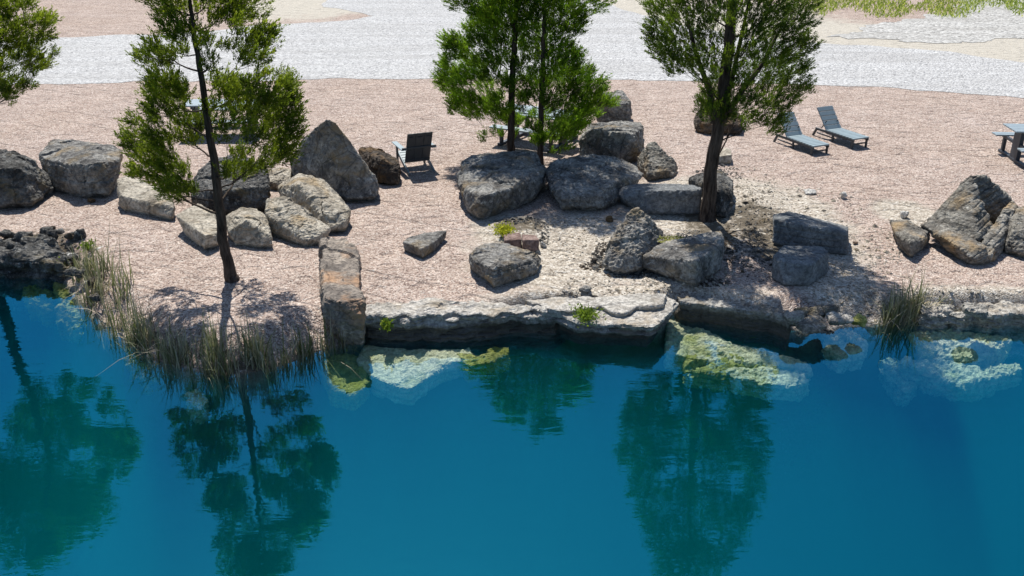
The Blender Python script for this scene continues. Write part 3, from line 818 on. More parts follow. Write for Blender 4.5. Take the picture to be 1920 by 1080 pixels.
sub('second step of the submerged pale rock stair', [(1300, 650), (1350, 646), (1430, 652), (1500, 668), (1512, 676), (1450, 672), (1380, 666), (1310, 664)], -0.62, amp=.04)
sub('green middle step of the submerged pale rock stair', [(1300, 668), (1380, 668), (1450, 680), (1470, 690), (1380, 690), (1300, 684)], -0.80, 'suby', amp=.05)
sub('lowest step of the submerged pale rock stair', [(1370, 690), (1440, 688), (1490, 694), (1512, 702), (1485, 712), (1430, 706), (1380, 700)], -0.85, amp=.04)
sub('small pale submerged rock left of the right reed reflection', [(1552, 622), (1590, 618), (1622, 630), (1615, 645), (1580, 652), (1553, 640)], -0.46, amp=.04)
sub('upper submerged pale rock right of the right reed tuft', [(1720, 622), (1780, 616), (1840, 622), (1888, 628), (1870, 640), (1800, 638), (1740, 638)], -0.55, amp=.05)
sub('middle submerged pale rock right of the right reed tuft', [(1755, 646), (1790, 640), (1840, 646), (1865, 654), (1845, 662), (1790, 660), (1760, 656)], -0.70, amp=.05)
sub('long lowest submerged rock near the right edge', [(1705, 674), (1760, 668), (1800, 678), (1850, 682), (1905, 674), (1910, 684), (1860, 696), (1800, 702), (1750, 690)], -0.90, amp=.06)
sub('small round submerged rock left of the middle pale one', [(1725, 650), (1745, 646), (1755, 652), (1745, 660), (1728, 658)], -0.66, amp=.03)
sub('faint deep submerged rock under the right reed reflection', [(1655, 676), (1680, 672), (1690, 682), (1720, 700), (1700, 712), (1670, 690)], -1.35, amp=.05)
sub('yellow submerged rock beside the left reeds', [(255, 640), (300, 650), (320, 668), (305, 685), (270, 684), (245, 664)], -0.55, 'suby', amp=.06)
sub('deep yellow green submerged rock at far left', [(50, 535), (80, 532), (98, 548), (85, 562), (55, 556)], -0.75, 'suby', amp=.06)
sub('green submerged rock between the far left one and the reeds', [(110, 575), (135, 570), (155, 585), (140, 600), (112, 592)], -0.75, 'suby', amp=.06)
sub('tan submerged rock at the foot of the left rubble bank', [(105, 530), (140, 524), (165, 548), (190, 578), (160, 580), (125, 560)], -0.42, 'suby', amp=.05)
sub('small pale submerged rock below the reed point', [(352, 735), (372, 730), (384, 742), (375, 754), (356, 748)], -0.85, amp=.04)
stone(1305, 616, 14, 10, 'suby', 'small yellow stone standing just above the submerged stair', z=-0.50)

# ------------------------------------------------------------------ trees
def tube_np(pts, rads, sides=6):
    pts = [Vector(p) for p in pts]
    vs, fs = [], []
    up = Vector((0.3, 0.9, 0.1))
    for i, p in enumerate(pts):
        d = (pts[min(i + 1, len(pts) - 1)] - pts[max(i - 1, 0)]).normalized()
        a = d.cross(up)
        if a.length < 1e-3: a = d.cross(Vector((1, 0, 0)))
        a.normalize(); b = d.cross(a)
        for k in range(sides):
            t_ = 2 * math.pi * k / sides
            vs.append(p + (a * math.cos(t_) + b * math.sin(t_)) * rads[i])
    for i in range(len(pts) - 1):
        for k in range(sides):
            k2 = (k + 1) % sides
            fs.append((i * sides + k, i * sides + k2, (i + 1) * sides + k2, (i + 1) * sides + k))
    return vs, fs
class MB:
    def __init__(self): self.v, self.f = [], []
    def add(self, v, f):
        o = len(self.v)
        self.v += [tuple(x) for x in v]
        self.f += [tuple(i + o for i in q) for q in f]
    def tube(self, pts, rads, sides=6): self.add(*tube_np(pts, rads, sides))

def blades(C, dirs, L, Wd, tint):
    """one small pointed leaf spray per row: a narrow kite"""
    n = len(C)
    rnd = rng.normal(size=(n, 3))
    side = np.cross(dirs, rnd)
    side /= np.linalg.norm(side, axis=1)[:, None] + 1e-9
    a = C
    b = C + dirs * (L * 0.5)[:, None] + side * (Wd * 0.5)[:, None]
    c = C + dirs * L[:, None]
    d = C + dirs * (L * 0.5)[:, None] - side * (Wd * 0.5)[:, None]
    V_ = np.stack([a, b, c, d], 1).reshape(-1, 3)
    F_ = np.arange(4 * n).reshape(n, 4)
    return V_, F_, np.repeat(tint, 4)

def tree(name, label, base, trunk, clumps, leaf, r0=0.11, steep=0.6, dens=1.0, seed=1, spread=0.85, leaf_len=0.050, stems=None):
    """trunk: pixels up the trunk at the tree's own distance; clumps: (world centre, radius)"""
    r = np.random.default_rng(seed)
    D = dist(base[1])
    b0 = G(*base)
    tp = [PD(x, y, D) for x, y in trunk]
    root = empty(name, b0)
    tag(root, label, 'tree')
    # depth for each clump so that the crown is round
    cs = []
    arr = np.array([[c.x, c.z, rr_] for c, rr_ in clumps])
    for i, (c, rad) in enumerate(clumps):
        near = arr[np.abs(arr[:, 1] - c.z) < 0.5]
        lo_, hi_ = near[:, 0].min(), near[:, 0].max()
        xc, RR = (lo_ + hi_) / 2, max((hi_ - lo_) / 2, 0.25)
        u = min(1.0, abs(c.x - xc) / RR)
        dy = math.sqrt(max(0.0, 1 - u * u)) * RR * spread * r.uniform(-1, 1)
        k = (D + dy) / D
        # keep the line of sight: scale about the camera is replaced by a plain move in depth and matching height
        c2 = Vector((c.x * (1 + dy / D * 0.9), D + dy, c.z - (CAM_H - c.z) * dy / D * 0.9)) if c.z < CAM_H - 1.6 else Vector((c.x, D + dy, c.z))
        cs.append((c2, rad))
    def trunk_at(z):
        for i in range(len(tp) - 1):
            if tp[i + 1].z >= z:
                f_ = (z - tp[i].z) / max(1e-6, tp[i + 1].z - tp[i].z)
                return tp[i].lerp(tp[i + 1], max(0, f_)), i + f_
        return tp[-1].copy(), len(tp) - 1
    ztop = max(c.z for c, _ in cs)
    if tp[-1].z < ztop:
        topc = sum((c for c, _ in cs if c.z > ztop - 0.6), Vector()) / max(1, len([1 for c, _ in cs if c.z > ztop - 0.6]))
        e = tp[-1]
        tp.append(e.lerp(Vector((topc.x, D, ztop)), 0.5))
        tp.append(Vector((topc.x, D, ztop + 0.05)))
    H_ = tp[-1].z
    mb = MB()
    # trunk with flare, slight wobble
    fine, rad = [], []
    for i in range(len(tp) - 1):
        for k in range(5):
            f_ = k / 5
            p = tp[i].lerp(tp[i + 1], f_)
            fine.append(p + Vector((r.uniform(-.012, .012), r.uniform(-.012, .012), 0)))
    fine.append(tp[-1])
    for p in fine:
        q = max(0.0, min(1.0, p.z / H_))
        rad.append(r0 * ((1 - q) ** 0.8) * (1 + 0.45 * math.exp(-max(0, p.z) / 0.12)) + 0.006)
    fine[0] = fine[0] - Vector((0, 0, 0.15))
    mb.tube(fine, rad, 10)
    me_t = mesh_obj('trunk', mb.v, mb.f, M['bark'], root, smooth=True)
    me_t.location = -b0
    if stems:
        for st in stems:
            sb = MB()
            pp = [PD(x, y, D + dd) for x, y, dd in st]
            sb.tube(pp, [0.05 * (1 - i / len(pp)) + 0.014 for i in range(len(pp))], 7)
            o_ = mesh_obj('limb', sb.v, sb.f, M['bark'], root, smooth=True)
            o_.location = -b0
    lb = MB()
    tC, tDir, tTint = [], [], []
    nodes = [(p, max(0.006, r0 * 0.3 * (1 - p.z / H_)), 0) for p in fine if p.z > 0.12 * H_]
    def axd(c):
        a_ = trunk_at(c.z)[0]
        return math.hypot(c.x - a_.x, c.y - a_.y)
    for c, rad_ in sorted(cs, key=lambda q: axd(q[0]) + 0.15 * r.random()):
        lat = axd(c)
        best = min(nodes, key=lambda q: (c - q[0]).length + 1.6 * max(0.0, q[0].z - (c.z - steep * 0.55 * (c - q[0]).length)) + 0.10 * q[2])
        a, ra0, dep = best
        Ld = (c - a).length
        mid = a.lerp(c, 0.5) + Vector((r.uniform(-.07, .07), r.uniform(-.07, .07), -0.14 * Ld + r.uniform(-.05, .05))) 
        pts = []
        for k in range(6):
            t_ = k / 5
            pts.append((a * (1 - t_) ** 2 + mid * 2 * t_ * (1 - t_) + c * t_ * t_) + Vector((r.uniform(-.012, .012), r.uniform(-.012, .012), r.uniform(-.012, .012))) * (1 if k else 0))
        ra = min(ra0 * 0.8, 0.010 + 0.012 * Ld) if dep else min(0.026, 0.009 + 0.014 * Ld)
        ra = max(ra, 0.005)
        lb.tube(pts, [ra * (1 - 0.6 * k / 5) for k in range(6)], 5)
        for k in (2, 3, 4, 5):
            nodes.append((pts[k], ra * (1 - 0.6 * k / 5), dep + 1))
        rad_ = rad_ * 1.12
        nt_ = max(3, int(54 * dens * (rad_ / 0.22) ** 1.8))
        u = r.normal(size=(nt_, 3)); u /= np.linalg.norm(u, axis=1)[:, None]
        rr2 = r.random(nt_) ** 0.45
        off = u * rr2[:, None] * np.array([rad_, rad_, rad_ * 0.85])
        cc = np.array(c) + off
        outward = cc - np.array([trunk_at(c.z)[0].x, D, c.z - 0.35])
        outward /= np.linalg.norm(outward, axis=1)[:, None] + 1e-9
        dd = outward * 0.6 + u * 0.35 + np.array([0, 0, 0.45])
        dd /= np.linalg.norm(dd, axis=1)[:, None]
        tC.append(cc); tDir.append(dd)
        ct = r.uniform(0.25, 0.75)
        tTint.append(np.clip(ct + r.normal(size=nt_) * 0.16, 0.08, 0.97))
        for k in range(min(nt_, 7)):
            s_ = pts[3 + k % 3]
            e_ = Vector(cc[k])
            lb.tube([s_, s_.lerp(e_, .5) + Vector((0, 0, -.02)), e_], [ra * .35, ra * .25, 0.003], 3)
    bo = mesh_obj('branches', lb.v, lb.f, M['bark'], root, smooth=True)
    bo.location = -b0
    tC = np.vstack(tC); tDir = np.vstack(tDir); tTint = np.concatenate(tTint)
    K = 25
    n = len(tC)
    C = np.repeat(tC, K, 0); Dn = np.repeat(tDir, K, 0); tt = np.repeat(tTint, K)
    # sprays: leaves set along a short axis, fanned out, growing towards the tip
    s = r.random(len(C))
    axl = r.uniform(0.08, 0.21, n).repeat(K)
    C = C + Dn * (s * axl)[:, None] + r.normal(size=C.shape) * 0.011
    fan = r.normal(size=C.shape); fan /= np.linalg.norm(fan, axis=1)[:, None]
    dirs = Dn * 0.9 + fan * (0.80 - 0.5 * s)[:, None]
    dirs /= np.linalg.norm(dirs, axis=1)[:, None]
    L = leaf_len * r.uniform(0.55, 1.1, len(C))
    tint = np.clip(tt + r.normal(size=len(C)) * 0.08 + (s - .5) * .12, 0.075, 1)
    tint = np.where(r.random(len(C)) < 0.025, 0.0, tint)
    V_, F_, T_ = blades(C, dirs, L, L * 0.30, tint)
    cr = mesh_obj('crown', V_, F_, M[leaf], root, attr={'tint': T_})
    cr.location = -b0
    return root

def conv(lst, ox, oy, sc, D, dpx=0, dpy=0):
    res = []
    for x, y, rad in lst:
        px, py, rp = ox + x / sc, oy + y / sc, rad / sc
        c = PD(px, py, D)
        s = FPX / (D * math.cos(PITCH) + (CAM_H - c.z) * math.sin(PITCH))
        res.append((c, rp / s))
    return res
def convr(lst, ox, oy, sc, D):
    res = []
    for x, y, rad in lst:
        px, py, rp = ox + x / sc, oy + y / sc, rad / sc
        c = PR(px, py, D)
        if c.z < CAM_H - D * math.tan(ang(0)) - 0.05: continue
        s = FPX / (D * math.cos(PITCH) + (CAM_H - WATER_Z * 2 + c.z) * math.sin(PITCH))
        res.append((c, rp / s))
    return res

t1 = [(260,30,45),(320,60,45),(240,90,35),(300,130,45),(340,170,40),(280,200,40),(200,230,35),(140,290,28),(200,290,35),(260,290,40),(320,270,35),(145,330,20),(240,340,35),(420,190,35),(460,230,35),(400,60,30),(450,20,30),(520,30,35),(590,20,35),(560,90,45),(620,100,35),(600,150,35),(500,110,35),(740,160,35),(770,180,28),(700,210,40),(740,230,40),(650,220,30),(660,290,40),(720,300,35),(620,310,30),(560,240,30),(480,330,35),(720,380,28),(200,420,40),(250,440,50),(200,490,45),(300,430,45),(280,500,50),(340,470,40),(190,550,35),(240,570,45),(320,540,40),(520,430,45),(570,450,50),(620,470,50),(560,500,50),(690,440,45),(730,490,50),(820,420,45),(860,440,35),(840,490,50),(880,520,30),(780,500,45),(600,560,50),(680,560,50),(760,560,50),(850,570,50),(890,600,30),(560,620,45),(640,640,45),(720,630,45),(800,640,50),(870,660,45),(780,700,50),(860,720,45),(700,710,35),(810,780,50),(760,810,45),(850,790,40),(720,860,35),(100,610,25),(50,700,22),(80,740,30),(120,690,30),(110,790,40),(180,760,45),(170,640,35),(210,690,40),(240,740,45),(150,850,40),(100,890,30),(200,820,45),(260,820,45),(200,900,40),(260,900,45),(310,870,40),(340,930,45),(280,970,40),(330,990,40),(380,960,35),(250,960,30),(390,650,40),(340,620,40),(300,700,40),(380,720,35),(440,640,30),(600,880,50),(560,870,30),(650,870,35),(530,700,30),(470,560,30),(600,800,30),(640,790,30)]
t1r = [(720,800,45),(800,820,60),(900,820,60),(1000,830,60),(1080,850,50),(1120,790,40),(780,900,50),(870,900,60),(960,910,60),(1050,930,50),(1100,920,30),(860,980,45),(930,990,50),(980,960,35),(800,950,35),(900,1030,30),(955,1050,18),(750,870,30),(700,780,35)]
D1 = dist(525)
t1 = [(x, y, q * 1.2) for x, y, q in t1]
t1r = [(x, y, q * 1.35) for x, y, q in t1r]
tree('cedar_tree', 'spindly open cedar with a bare lower trunk among the left rocks', (435, 525), [(435, 525), (432, 510), (418, 450), (405, 330), (392, 240), (378, 150), (365, 70), (355, 0)],
     conv(t1, 220, 0, 2.7, D1) + convr(t1r, 0, 500, 1.8625, D1), 'leaf_a', r0=0.08, steep=0.45, dens=1.6, seed=11)

t0 = [(40,60,60),(150,50,60),(240,60,45),(100,150,50),(60,220,60),(260,210,45),(330,200,45),(390,200,45),(450,170,25),(440,230,30),(420,280,35),(380,340,60),(320,390,45),(200,300,60),(110,320,60),(40,400,60),(140,420,60),(230,440,50),(340,540,50),(260,500,50),(390,610,40),(340,640,40),(480,490,22),(440,540,22),(180,560,50),(60,530,50),(270,640,40),(180,660,30),(300,700,25),(50,640,35),(210,800,45),(100,780,45),(160,840,35),(40,830,45),(80,880,40),(50,920,30),(90,960,12),(20,880,40),
      (-60,60,70),(-60,200,70),(-60,340,70),(-60,480,70),(-60,620,70),(-60,760,70),(-160,100,80),(-160,250,80),(-160,400,80),(-160,550,80),(-160,700,80),(-280,200,90),(-280,400,90),(-280,600,90),(-420,250,90),(-420,450,90),(-420,650,90),(-560,350,90),(-560,550,90),(-680,450,80)]
t0r = [(330,720,40),(250,700,60),(150,690,60),(50,700,60),(300,790,40),(230,790,50),(130,790,60),(30,790,60),(230,870,50),(150,870,50),(50,860,60),(180,950,40),(110,950,50),(40,930,40),(140,1010,30),(110,1060,15),(350,620,50),(270,630,60),(170,640,60),(60,640,60),(-50,640,60),(-50,730,60),(-50,820,60),(-150,640,70),(-150,740,70),(-130,840,50),(-250,650,70),(-240,740,60),(-40,900,40)]
D0 = dist(440)
t0 = [(x, y, q * 1.2) for x, y, q in t0]
t0r = [(x, y, q * 1.6) for x, y, q in t0r]
tree('cedar_tree', 'cedar partly outside the picture at the top left corner', (-35, 440), [(-35, 440), (-60, 300), (-85, 150), (-110, 0)],
     conv(t0, 0, 0, 4.909, D0) + convr(t0r, 0, 500, 1.8625, D0), 'leaf_a', r0=0.11, steep=0.4, dens=1.8, seed=12)

t2a = [(360,40,40),(430,30,45),(500,40,50),(560,30,45),(280,90,35),(340,110,45),(400,100,45),(470,100,50),(250,190,40),(310,180,45),(380,180,50),(450,190,50),(120,260,40),(170,290,45),(230,300,45),(130,310,40),(210,350,45),(300,260,50),(370,270,50),(440,280,50),(110,400,40),(80,420,25),(70,500,35),(120,480,45),(180,470,45),(100,550,45),(170,540,45),(230,500,50),(260,400,50),(330,380,50),(400,370,50),(470,380,45),(300,470,50),(370,470,50),(460,520,45),(490,560,40),(160,620,45),(220,620,50),(150,680,40),(220,690,45),(270,730,40),(280,650,40),(380,690,45),(340,720,40),(430,710,40),(470,740,35),(500,780,35),(540,770,25),(420,620,35),(340,560,45),(540,300,50),(540,200,50),(540,120,45),(550,420,45),(340,860,15),(400,850,15),(330,900,12),(440,860,15)]
t2b = [(640,20,45),(700,40,45),(780,30,40),(850,20,40),(610,100,45),(680,110,50),(760,100,50),(840,90,50),(910,60,35),(930,100,35),(900,150,40),(950,150,25),(620,190,50),(700,190,50),(780,180,50),(850,200,45),(920,210,25),(620,280,45),(700,280,50),(780,270,50),(850,300,35),(640,370,45),(720,370,50),(800,370,50),(880,340,40),(910,360,30),(880,400,50),(830,450,55),(750,450,50),(670,460,45),(640,520,45),(720,530,45),(800,520,55),(880,480,50),(940,480,40),(990,450,25),(900,550,50),(970,520,40),(850,600,55),(920,620,50),(990,590,45),(1050,560,35),(1070,520,20),(1010,650,45),(1060,640,40),(1100,650,35),(1130,660,18),(960,700,50),(900,690,50),(1010,720,40),(950,760,45),(880,760,50),(820,700,50),(760,650,45),(700,620,40),(830,780,45),(900,820,40),(820,840,40),(760,850,35),(680,870,35),(700,900,35),(660,900,25),(770,890,30),(840,870,30),(600,640,35),(580,700,20),(760,960,12),(840,950,14),(880,940,10),(800,975,10)]
r2 = [(900,680,25),(940,700,35),(1000,690,40),(1060,690,35),(1100,660,25),(1080,720,25),(900,640,35),(960,640,40),(1030,640,40),(1090,630,30),(960,740,30),(1010,740,30),(1060,740,20),(1020,780,22),(970,770,15),(1040,790,12),(1005,800,10),(880,620,30),(930,610,40),(1000,610,40),(1060,610,40),(1100,620,25)]
D2a, D2b = dist(300), dist(308)
t2a = [(x, y, q * 1.22) for x, y, q in t2a] + [(430, 760, 40), (400, 640, 45), (560, 620, 40), (560, 520, 45), (330, 660, 40), (500, 690, 35), (520, 860, 22)]
t2b = [(x, y, q * 1.18) for x, y, q in t2b] + [(620, 800, 30), (700, 790, 40), (770, 800, 40), (660, 830, 35), (740, 720, 40), (640, 740, 30), (860, 860, 35), (930, 800, 35), (620, 600, 45), (700, 560, 45)]
tree('cedar_tree', 'left of the two bright green cedars growing close together', (958, 300), [(958, 300), (958, 250), (959, 180), (962, 120), (966, 60), (968, 0)],
     conv(t2a, 810, 0, 3.374, D2a) + convr([c for c in r2 if c[0] < 990], 0, 0, 1.0, D2a), 'leaf_b', r0=0.085, steep=0.7, dens=1.75, seed=13)
tree('cedar_tree', 'right of the two bright green cedars growing close together', (1013, 308), [(1013, 308), (1014, 260), (1015, 190), (1018, 110), (1020, 50), (1022, 0)],
     conv(t2b, 810, 0, 3.374, D2b) + convr([c for c in r2 if c[0] >= 990], 0, 0, 1.0, D2b), 'leaf_b', r0=0.065, steep=0.7, dens=1.75, seed=14)

t3 = [(90,40,45),(60,20,25),(160,40,50),(240,40,50),(320,40,50),(400,40,50),(480,40,50),(560,40,50),(640,40,50),(720,40,50),(800,30,45),(130,110,50),(80,130,35),(200,110,50),(280,120,45),(360,120,45),(460,110,40),(560,120,50),(640,120,55),(720,110,55),(790,100,40),(60,190,25),(110,200,45),(170,190,45),(80,240,30),(250,200,50),(330,200,50),(420,200,40),(520,190,50),(600,200,55),(690,190,55),(770,190,40),(150,260,45),(110,280,30),(210,270,45),(290,280,50),(370,280,45),(470,270,45),(560,270,50),(640,280,55),(720,270,50),(790,240,35),(820,220,20),(180,320,40),(240,330,35),(160,350,20),(320,350,45),(400,350,45),(480,350,45),(560,350,50),(640,360,55),(720,350,50),(780,340,35),(330,420,35),(400,420,45),(480,420,40),(560,430,45),(640,440,50),(710,430,45),(780,420,30),(810,440,15),(340,490,40),(400,500,50),(470,500,40),(540,500,40),(610,510,45),(680,500,40),(740,480,25),(330,550,40),(400,570,40),(460,580,25),(520,580,30),(570,590,30),(640,590,30),(670,570,30),(620,630,25),(660,640,20),(500,620,20),(310,520,30)]
r3 = []
for yy, xa, xb in [(835, 1165, 1440), (875, 1195, 1430), (915, 1190, 1425), (955, 1205, 1405), (995, 1225, 1385), (1030, 1245, 1360), (1065, 1245, 1330), (1100, 1265, 1310), (1130, 1285, 1290)]:
    n_ = max(1, round((xb - xa) / 38))
    for k in range(n_ + 1):
        r3.append((xa + (xb - xa) * k / n_, yy, 24))
D3 = dist(415)
t3 = [(x, y, q * 1.12) for x, y, q in t3]
r3 = [(1300 + (x - 1300) * 0.84, y, q * 1.0) for x, y, q in r3]
tree('cedar_tree', 'tall dark cedar with a leaning shaggy trunk left of the loungers', (1325, 415), [(1325, 415), (1328, 395), (1333, 320), (1345, 250), (1355, 180), (1366, 90), (1374, 0)],
     conv(t3, 1200, 0, 2.571, D3) + convr(r3, 0, 0, 1.0, D3), 'leaf_c', r0=0.125, steep=1.1, dens=1.3, seed=15,
     stems=[[(1336, 300, 0), (1352, 240, .05), (1372, 150, .1), (1392, 60, .15), (1405, 0, .2)], [(1346, 250, 0), (1330, 170, -.1), (1305, 100, -.2), (1290, 40, -.3)], [(1350, 235, 0), (1385, 180, .1), (1430, 120, .2), (1460, 60, .3)]])

# ------------------------------------------------------------------ furniture
def box(mb, c, s, rot=(0, 0, 0), bev=0.0):
    m = Matrix.LocRotScale(Vector(c), __import__('mathutils').Euler(rot), Vector((1, 1, 1)))
    x, y, z = s[0] / 2, s[1] / 2, s[2] / 2
    b = min(bev or 0.006, x * .4, y * .4, z * .4)
    pts = []
    for sx in (-1, 1):
        for sy in (-1, 1):
            for sz in (-1, 1):
                pts += [(sx * (x - b), sy * (y - b), sz * z), (sx * (x - b), sy * y, sz * (z - b)), (sx * x, sy * (y - b), sz * (z - b))]
    tmp = bmesh.new()
    for p in pts: tmp.verts.new(m @ Vector(p))
    bmesh.ops.convex_hull(tmp, input=tmp.verts)
    tmp.verts.ensure_lookup_table(); tmp.verts.index_update()
    mb.add([v.co[:] for v in tmp.verts], [[v.index for v in f_.verts] for f_ in tmp.faces])
    tmp.free()
def part(name, mb, mat, parent):
    return mesh_obj(name, mb.v, mb.f, mat, parent)

def copy_tree(o, parent=None):
    c = o.copy(); COL.objects.link(c); c.parent = parent
    for ch in list(o.children): copy_tree(ch, c)
    return c
def gnd(px, py):
    g = G(px, py)
    return Vector((g.x, g.y, ground_z(g.x, g.y)))

# sun lounger: local +x runs from the head to the foot, width along y
def make_lounger(Lg, Wd, sh):
    root = empty('sun_lounger', (0, 0, 0))
    tag(root, 'x', 'sun lounger', 'grey slatted sun loungers')
    hx = -0.36 * Lg + 0.5 * Lg * 0  # hinge
    hinge = Lg * 0.36
    mb = MB(); n = 9
    sl = (Lg - hinge) / n
    for k in range(n):
        box(mb, (hinge + sl * (k + .5), 0, sh), (sl * 0.88, Wd, 0.035))
    part('seat', mb, M['slat'], root)
    bk = MB()
    a = R(48); bl = Lg * 0.43; n = 5; s_ = bl / n
    for k in range(n):
        q = s_ * (k + .5)
        box(bk, (hinge - math.cos(a) * q, 0, sh + math.sin(a) * q), (s_ * 0.90, Wd, 0.035), (0, a, 0))
    for sy in (-1, 1):
        box(bk, (hinge - math.cos(a) * bl / 2, sy * Wd * .42, sh - .025 + math.sin(a) * bl / 2), (bl, .03, .03), (0, a, 0))
    part('backrest', bk, M['slat'], root)
    fr = MB()
    for sy in (-1, 1):
        box(fr, (Lg * .55, sy * (Wd / 2 - .02), sh - .04), (Lg * .9, .034, .055))
        box(fr, (Lg * .33, sy * (Wd / 2 - .05), sh * .38), (Lg * .42, .03, .03))
        box(fr, (hinge - .16, sy * (Wd / 2 - .06), sh + .10), (.26, .02, .02), (0, R(-55), 0))
    box(fr, (Lg - .06, 0, sh * .42), (.03, Wd - .05, .03))
    part('frame', fr, M['slat_dark'], root)
    for sy in (-1, 1):
        for fx in (Lg - .05, Lg * .52):
            lg = MB(); box(lg, (fx, sy * (Wd / 2 - .02), sh / 2 - .02), (.05, .04, sh))
            part('leg', lg, M['slat_dark'], root)
        lg = MB(); box(lg, (Lg * .085, sy * (Wd / 2 - .02), sh / 2 - .03), (.055, .04, sh * 1.12), (0, R(28), 0))
        part('leg', lg, M['slat_dark'], root)
    return root
pf, pb = gnd(1520, 292), gnd(1446, 264)
Lg = (pf - pb).length + 0.05
yaw = math.atan2(pf.y - pb.y, pf.x - pb.x)
Wd = 0.47
def lounger_at(o, pb, yaw):
    left = Vector((-math.sin(yaw), math.cos(yaw), 0))
    o.location = pb + left * (Wd / 2)
    o.rotation_euler = (0, 0, yaw)
lg1 = make_lounger(Lg, Wd, 0.23)
lounger_at(lg1, pb, yaw)
lg1['label'] = 'left grey slatted sun lounger half under the tree crown'
lg2 = copy_tree(lg1)
lg2['label'] = 'right grey slatted sun lounger standing clear of the tree'
lounger_at(lg2, gnd(1519, 252), yaw)

# wide modern garden armchair: local +y is the way the sitter faces
ch = empty('garden_chair', gnd(783, 318))
tag(ch, 'dark slatted garden armchair seen from behind, alone on the pink pebbles', 'chair')
CW = 0.60
ch.rotation_euler = (0, 0, R(23))
ch.scale = (.93, .93, .95)
bk = MB()
la = R(24)
for k in range(3):
    x = (k - 1) * CW / 3
    for z0, z1 in ((0.0, 0.40), (0.405, 0.70), (0.725, 0.80)):
        ll = z1 - z0
        if k == 1 or True:
            box(bk, (x, -math.sin(la) * (z0 + z1) / 2, 0.20 + math.cos(la) * (z0 + z1) / 2), (CW / 3 - .004, .022, ll), (la, 0, 0))
    box(bk, (x, -math.sin(la) * .40 + .012, 0.20 + math.cos(la) * .40), (CW / 3 - .001, .008, .77), (la, 0, 0))
    for sx in (-1, 1):
        box(bk, (x + sx * (CW / 6 - .028), -math.sin(la) * .4, 0.20 + math.cos(la) * .4), (.045, .0225, .8), (la, 0, 0))
part('backrest', bk, M['slat_dark'], ch)
bt = MB()
box(bt, (0, -math.sin(la) * .40 - .025, 0.20 + math.cos(la) * .40), (CW + .22, .03, .06), (la, 0, 0))
box(bt, (0, -.03, .24), (CW, .03, .06), (la, 0, 0))
part('back_brace', bt, M['slat_dark'], ch)
st = MB()
for k in range(5):
    box(st, (0, .07 + k * .105, .20 + .03 * k), (CW, .095, .022), (R(15), 0, 0))
part('seat', st, M['slat'], ch)
for sx in (-1, 1):
    am = MB(); box(am, (sx * (CW / 2 + .06), .20, .54), (.13, .80, .024)); part('armrest', am, M['slat'], ch)
    l1_ = MB(); box(l1_, (sx * (CW / 2 + .03), .50, .265), (.035, .10, .53)); part('leg', l1_, M['slat_dark'], ch)
    l2_ = MB(); box(l2_, (sx * (CW / 2 + .005), .12, .165), (.035, .95, .09), (R(20), 0, 0)); part('leg', l2_, M['slat'], ch)

# picnic tables: local x along the top
def make_table(Lt=1.8):
    root = empty('picnic_table', (0, 0, 0))
    tag(root, 'x', 'picnic table', 'blue grey picnic tables')
    tp_ = MB()
    for k in range(5):
        box(tp_, (0, (k - 2) * .145, .74), (Lt, .137, .035))
    part('tabletop', tp_, M['table'], root)
    for sy in (-1, 1):
        b_ = MB()
        for k in range(2):
            box(b_, (0, sy * (.62 + k * .135), .43), (Lt, .128, .035))
        part('bench', b_, M['table'], root)
    for sx in (-1, 1):
        X = sx * Lt * .36
        l_ = MB(); box(l_, (X, 0, .38), (.09, .34, .68)); part('leg', l_, M['leg_dark'], root)
        for sy in (-1, 1):
            l_ = MB(); box(l_, (X, sy * .66, .24), (.07, .09, .36)); part('bench_support', l_, M['leg_dark'], root)
        s2 = MB(); box(s2, (X + sx * .002, 0, .385), (.055, 1.62, .07)); box(s2, (X + sx * .002, 0, .69), (.055, .66, .06)); box(s2, (X, 0, .035), (.10, 1.56, .06))
        part('crossbar', s2, M['leg_dark'], root)
    return root
tb = make_table()
tb['label'] = 'blue grey picnic table cut off by the right edge'
g = gnd(1885, 311)
tb.location = (g.x + 1.03, g.y + .35, 0.0)
tb.rotation_euler = (0, 0, R(-4))
tb2 = copy_tree(tb); tb2['label'] = 'picnic table seen through the spindly tree crown'
g = gnd(418, 252); tb2.location = (g.x, g.y + .2, 0.0); tb2.rotation_euler = (0, 0, R(3))
tb3 = copy_tree(tb); tb3['label'] = 'picnic table behind the two bright green cedars'
g = gnd(1010, 270); tb3.location = (g.x, g.y + .2, 0.0); tb3.rotation_euler = (0, 0, R(-28))

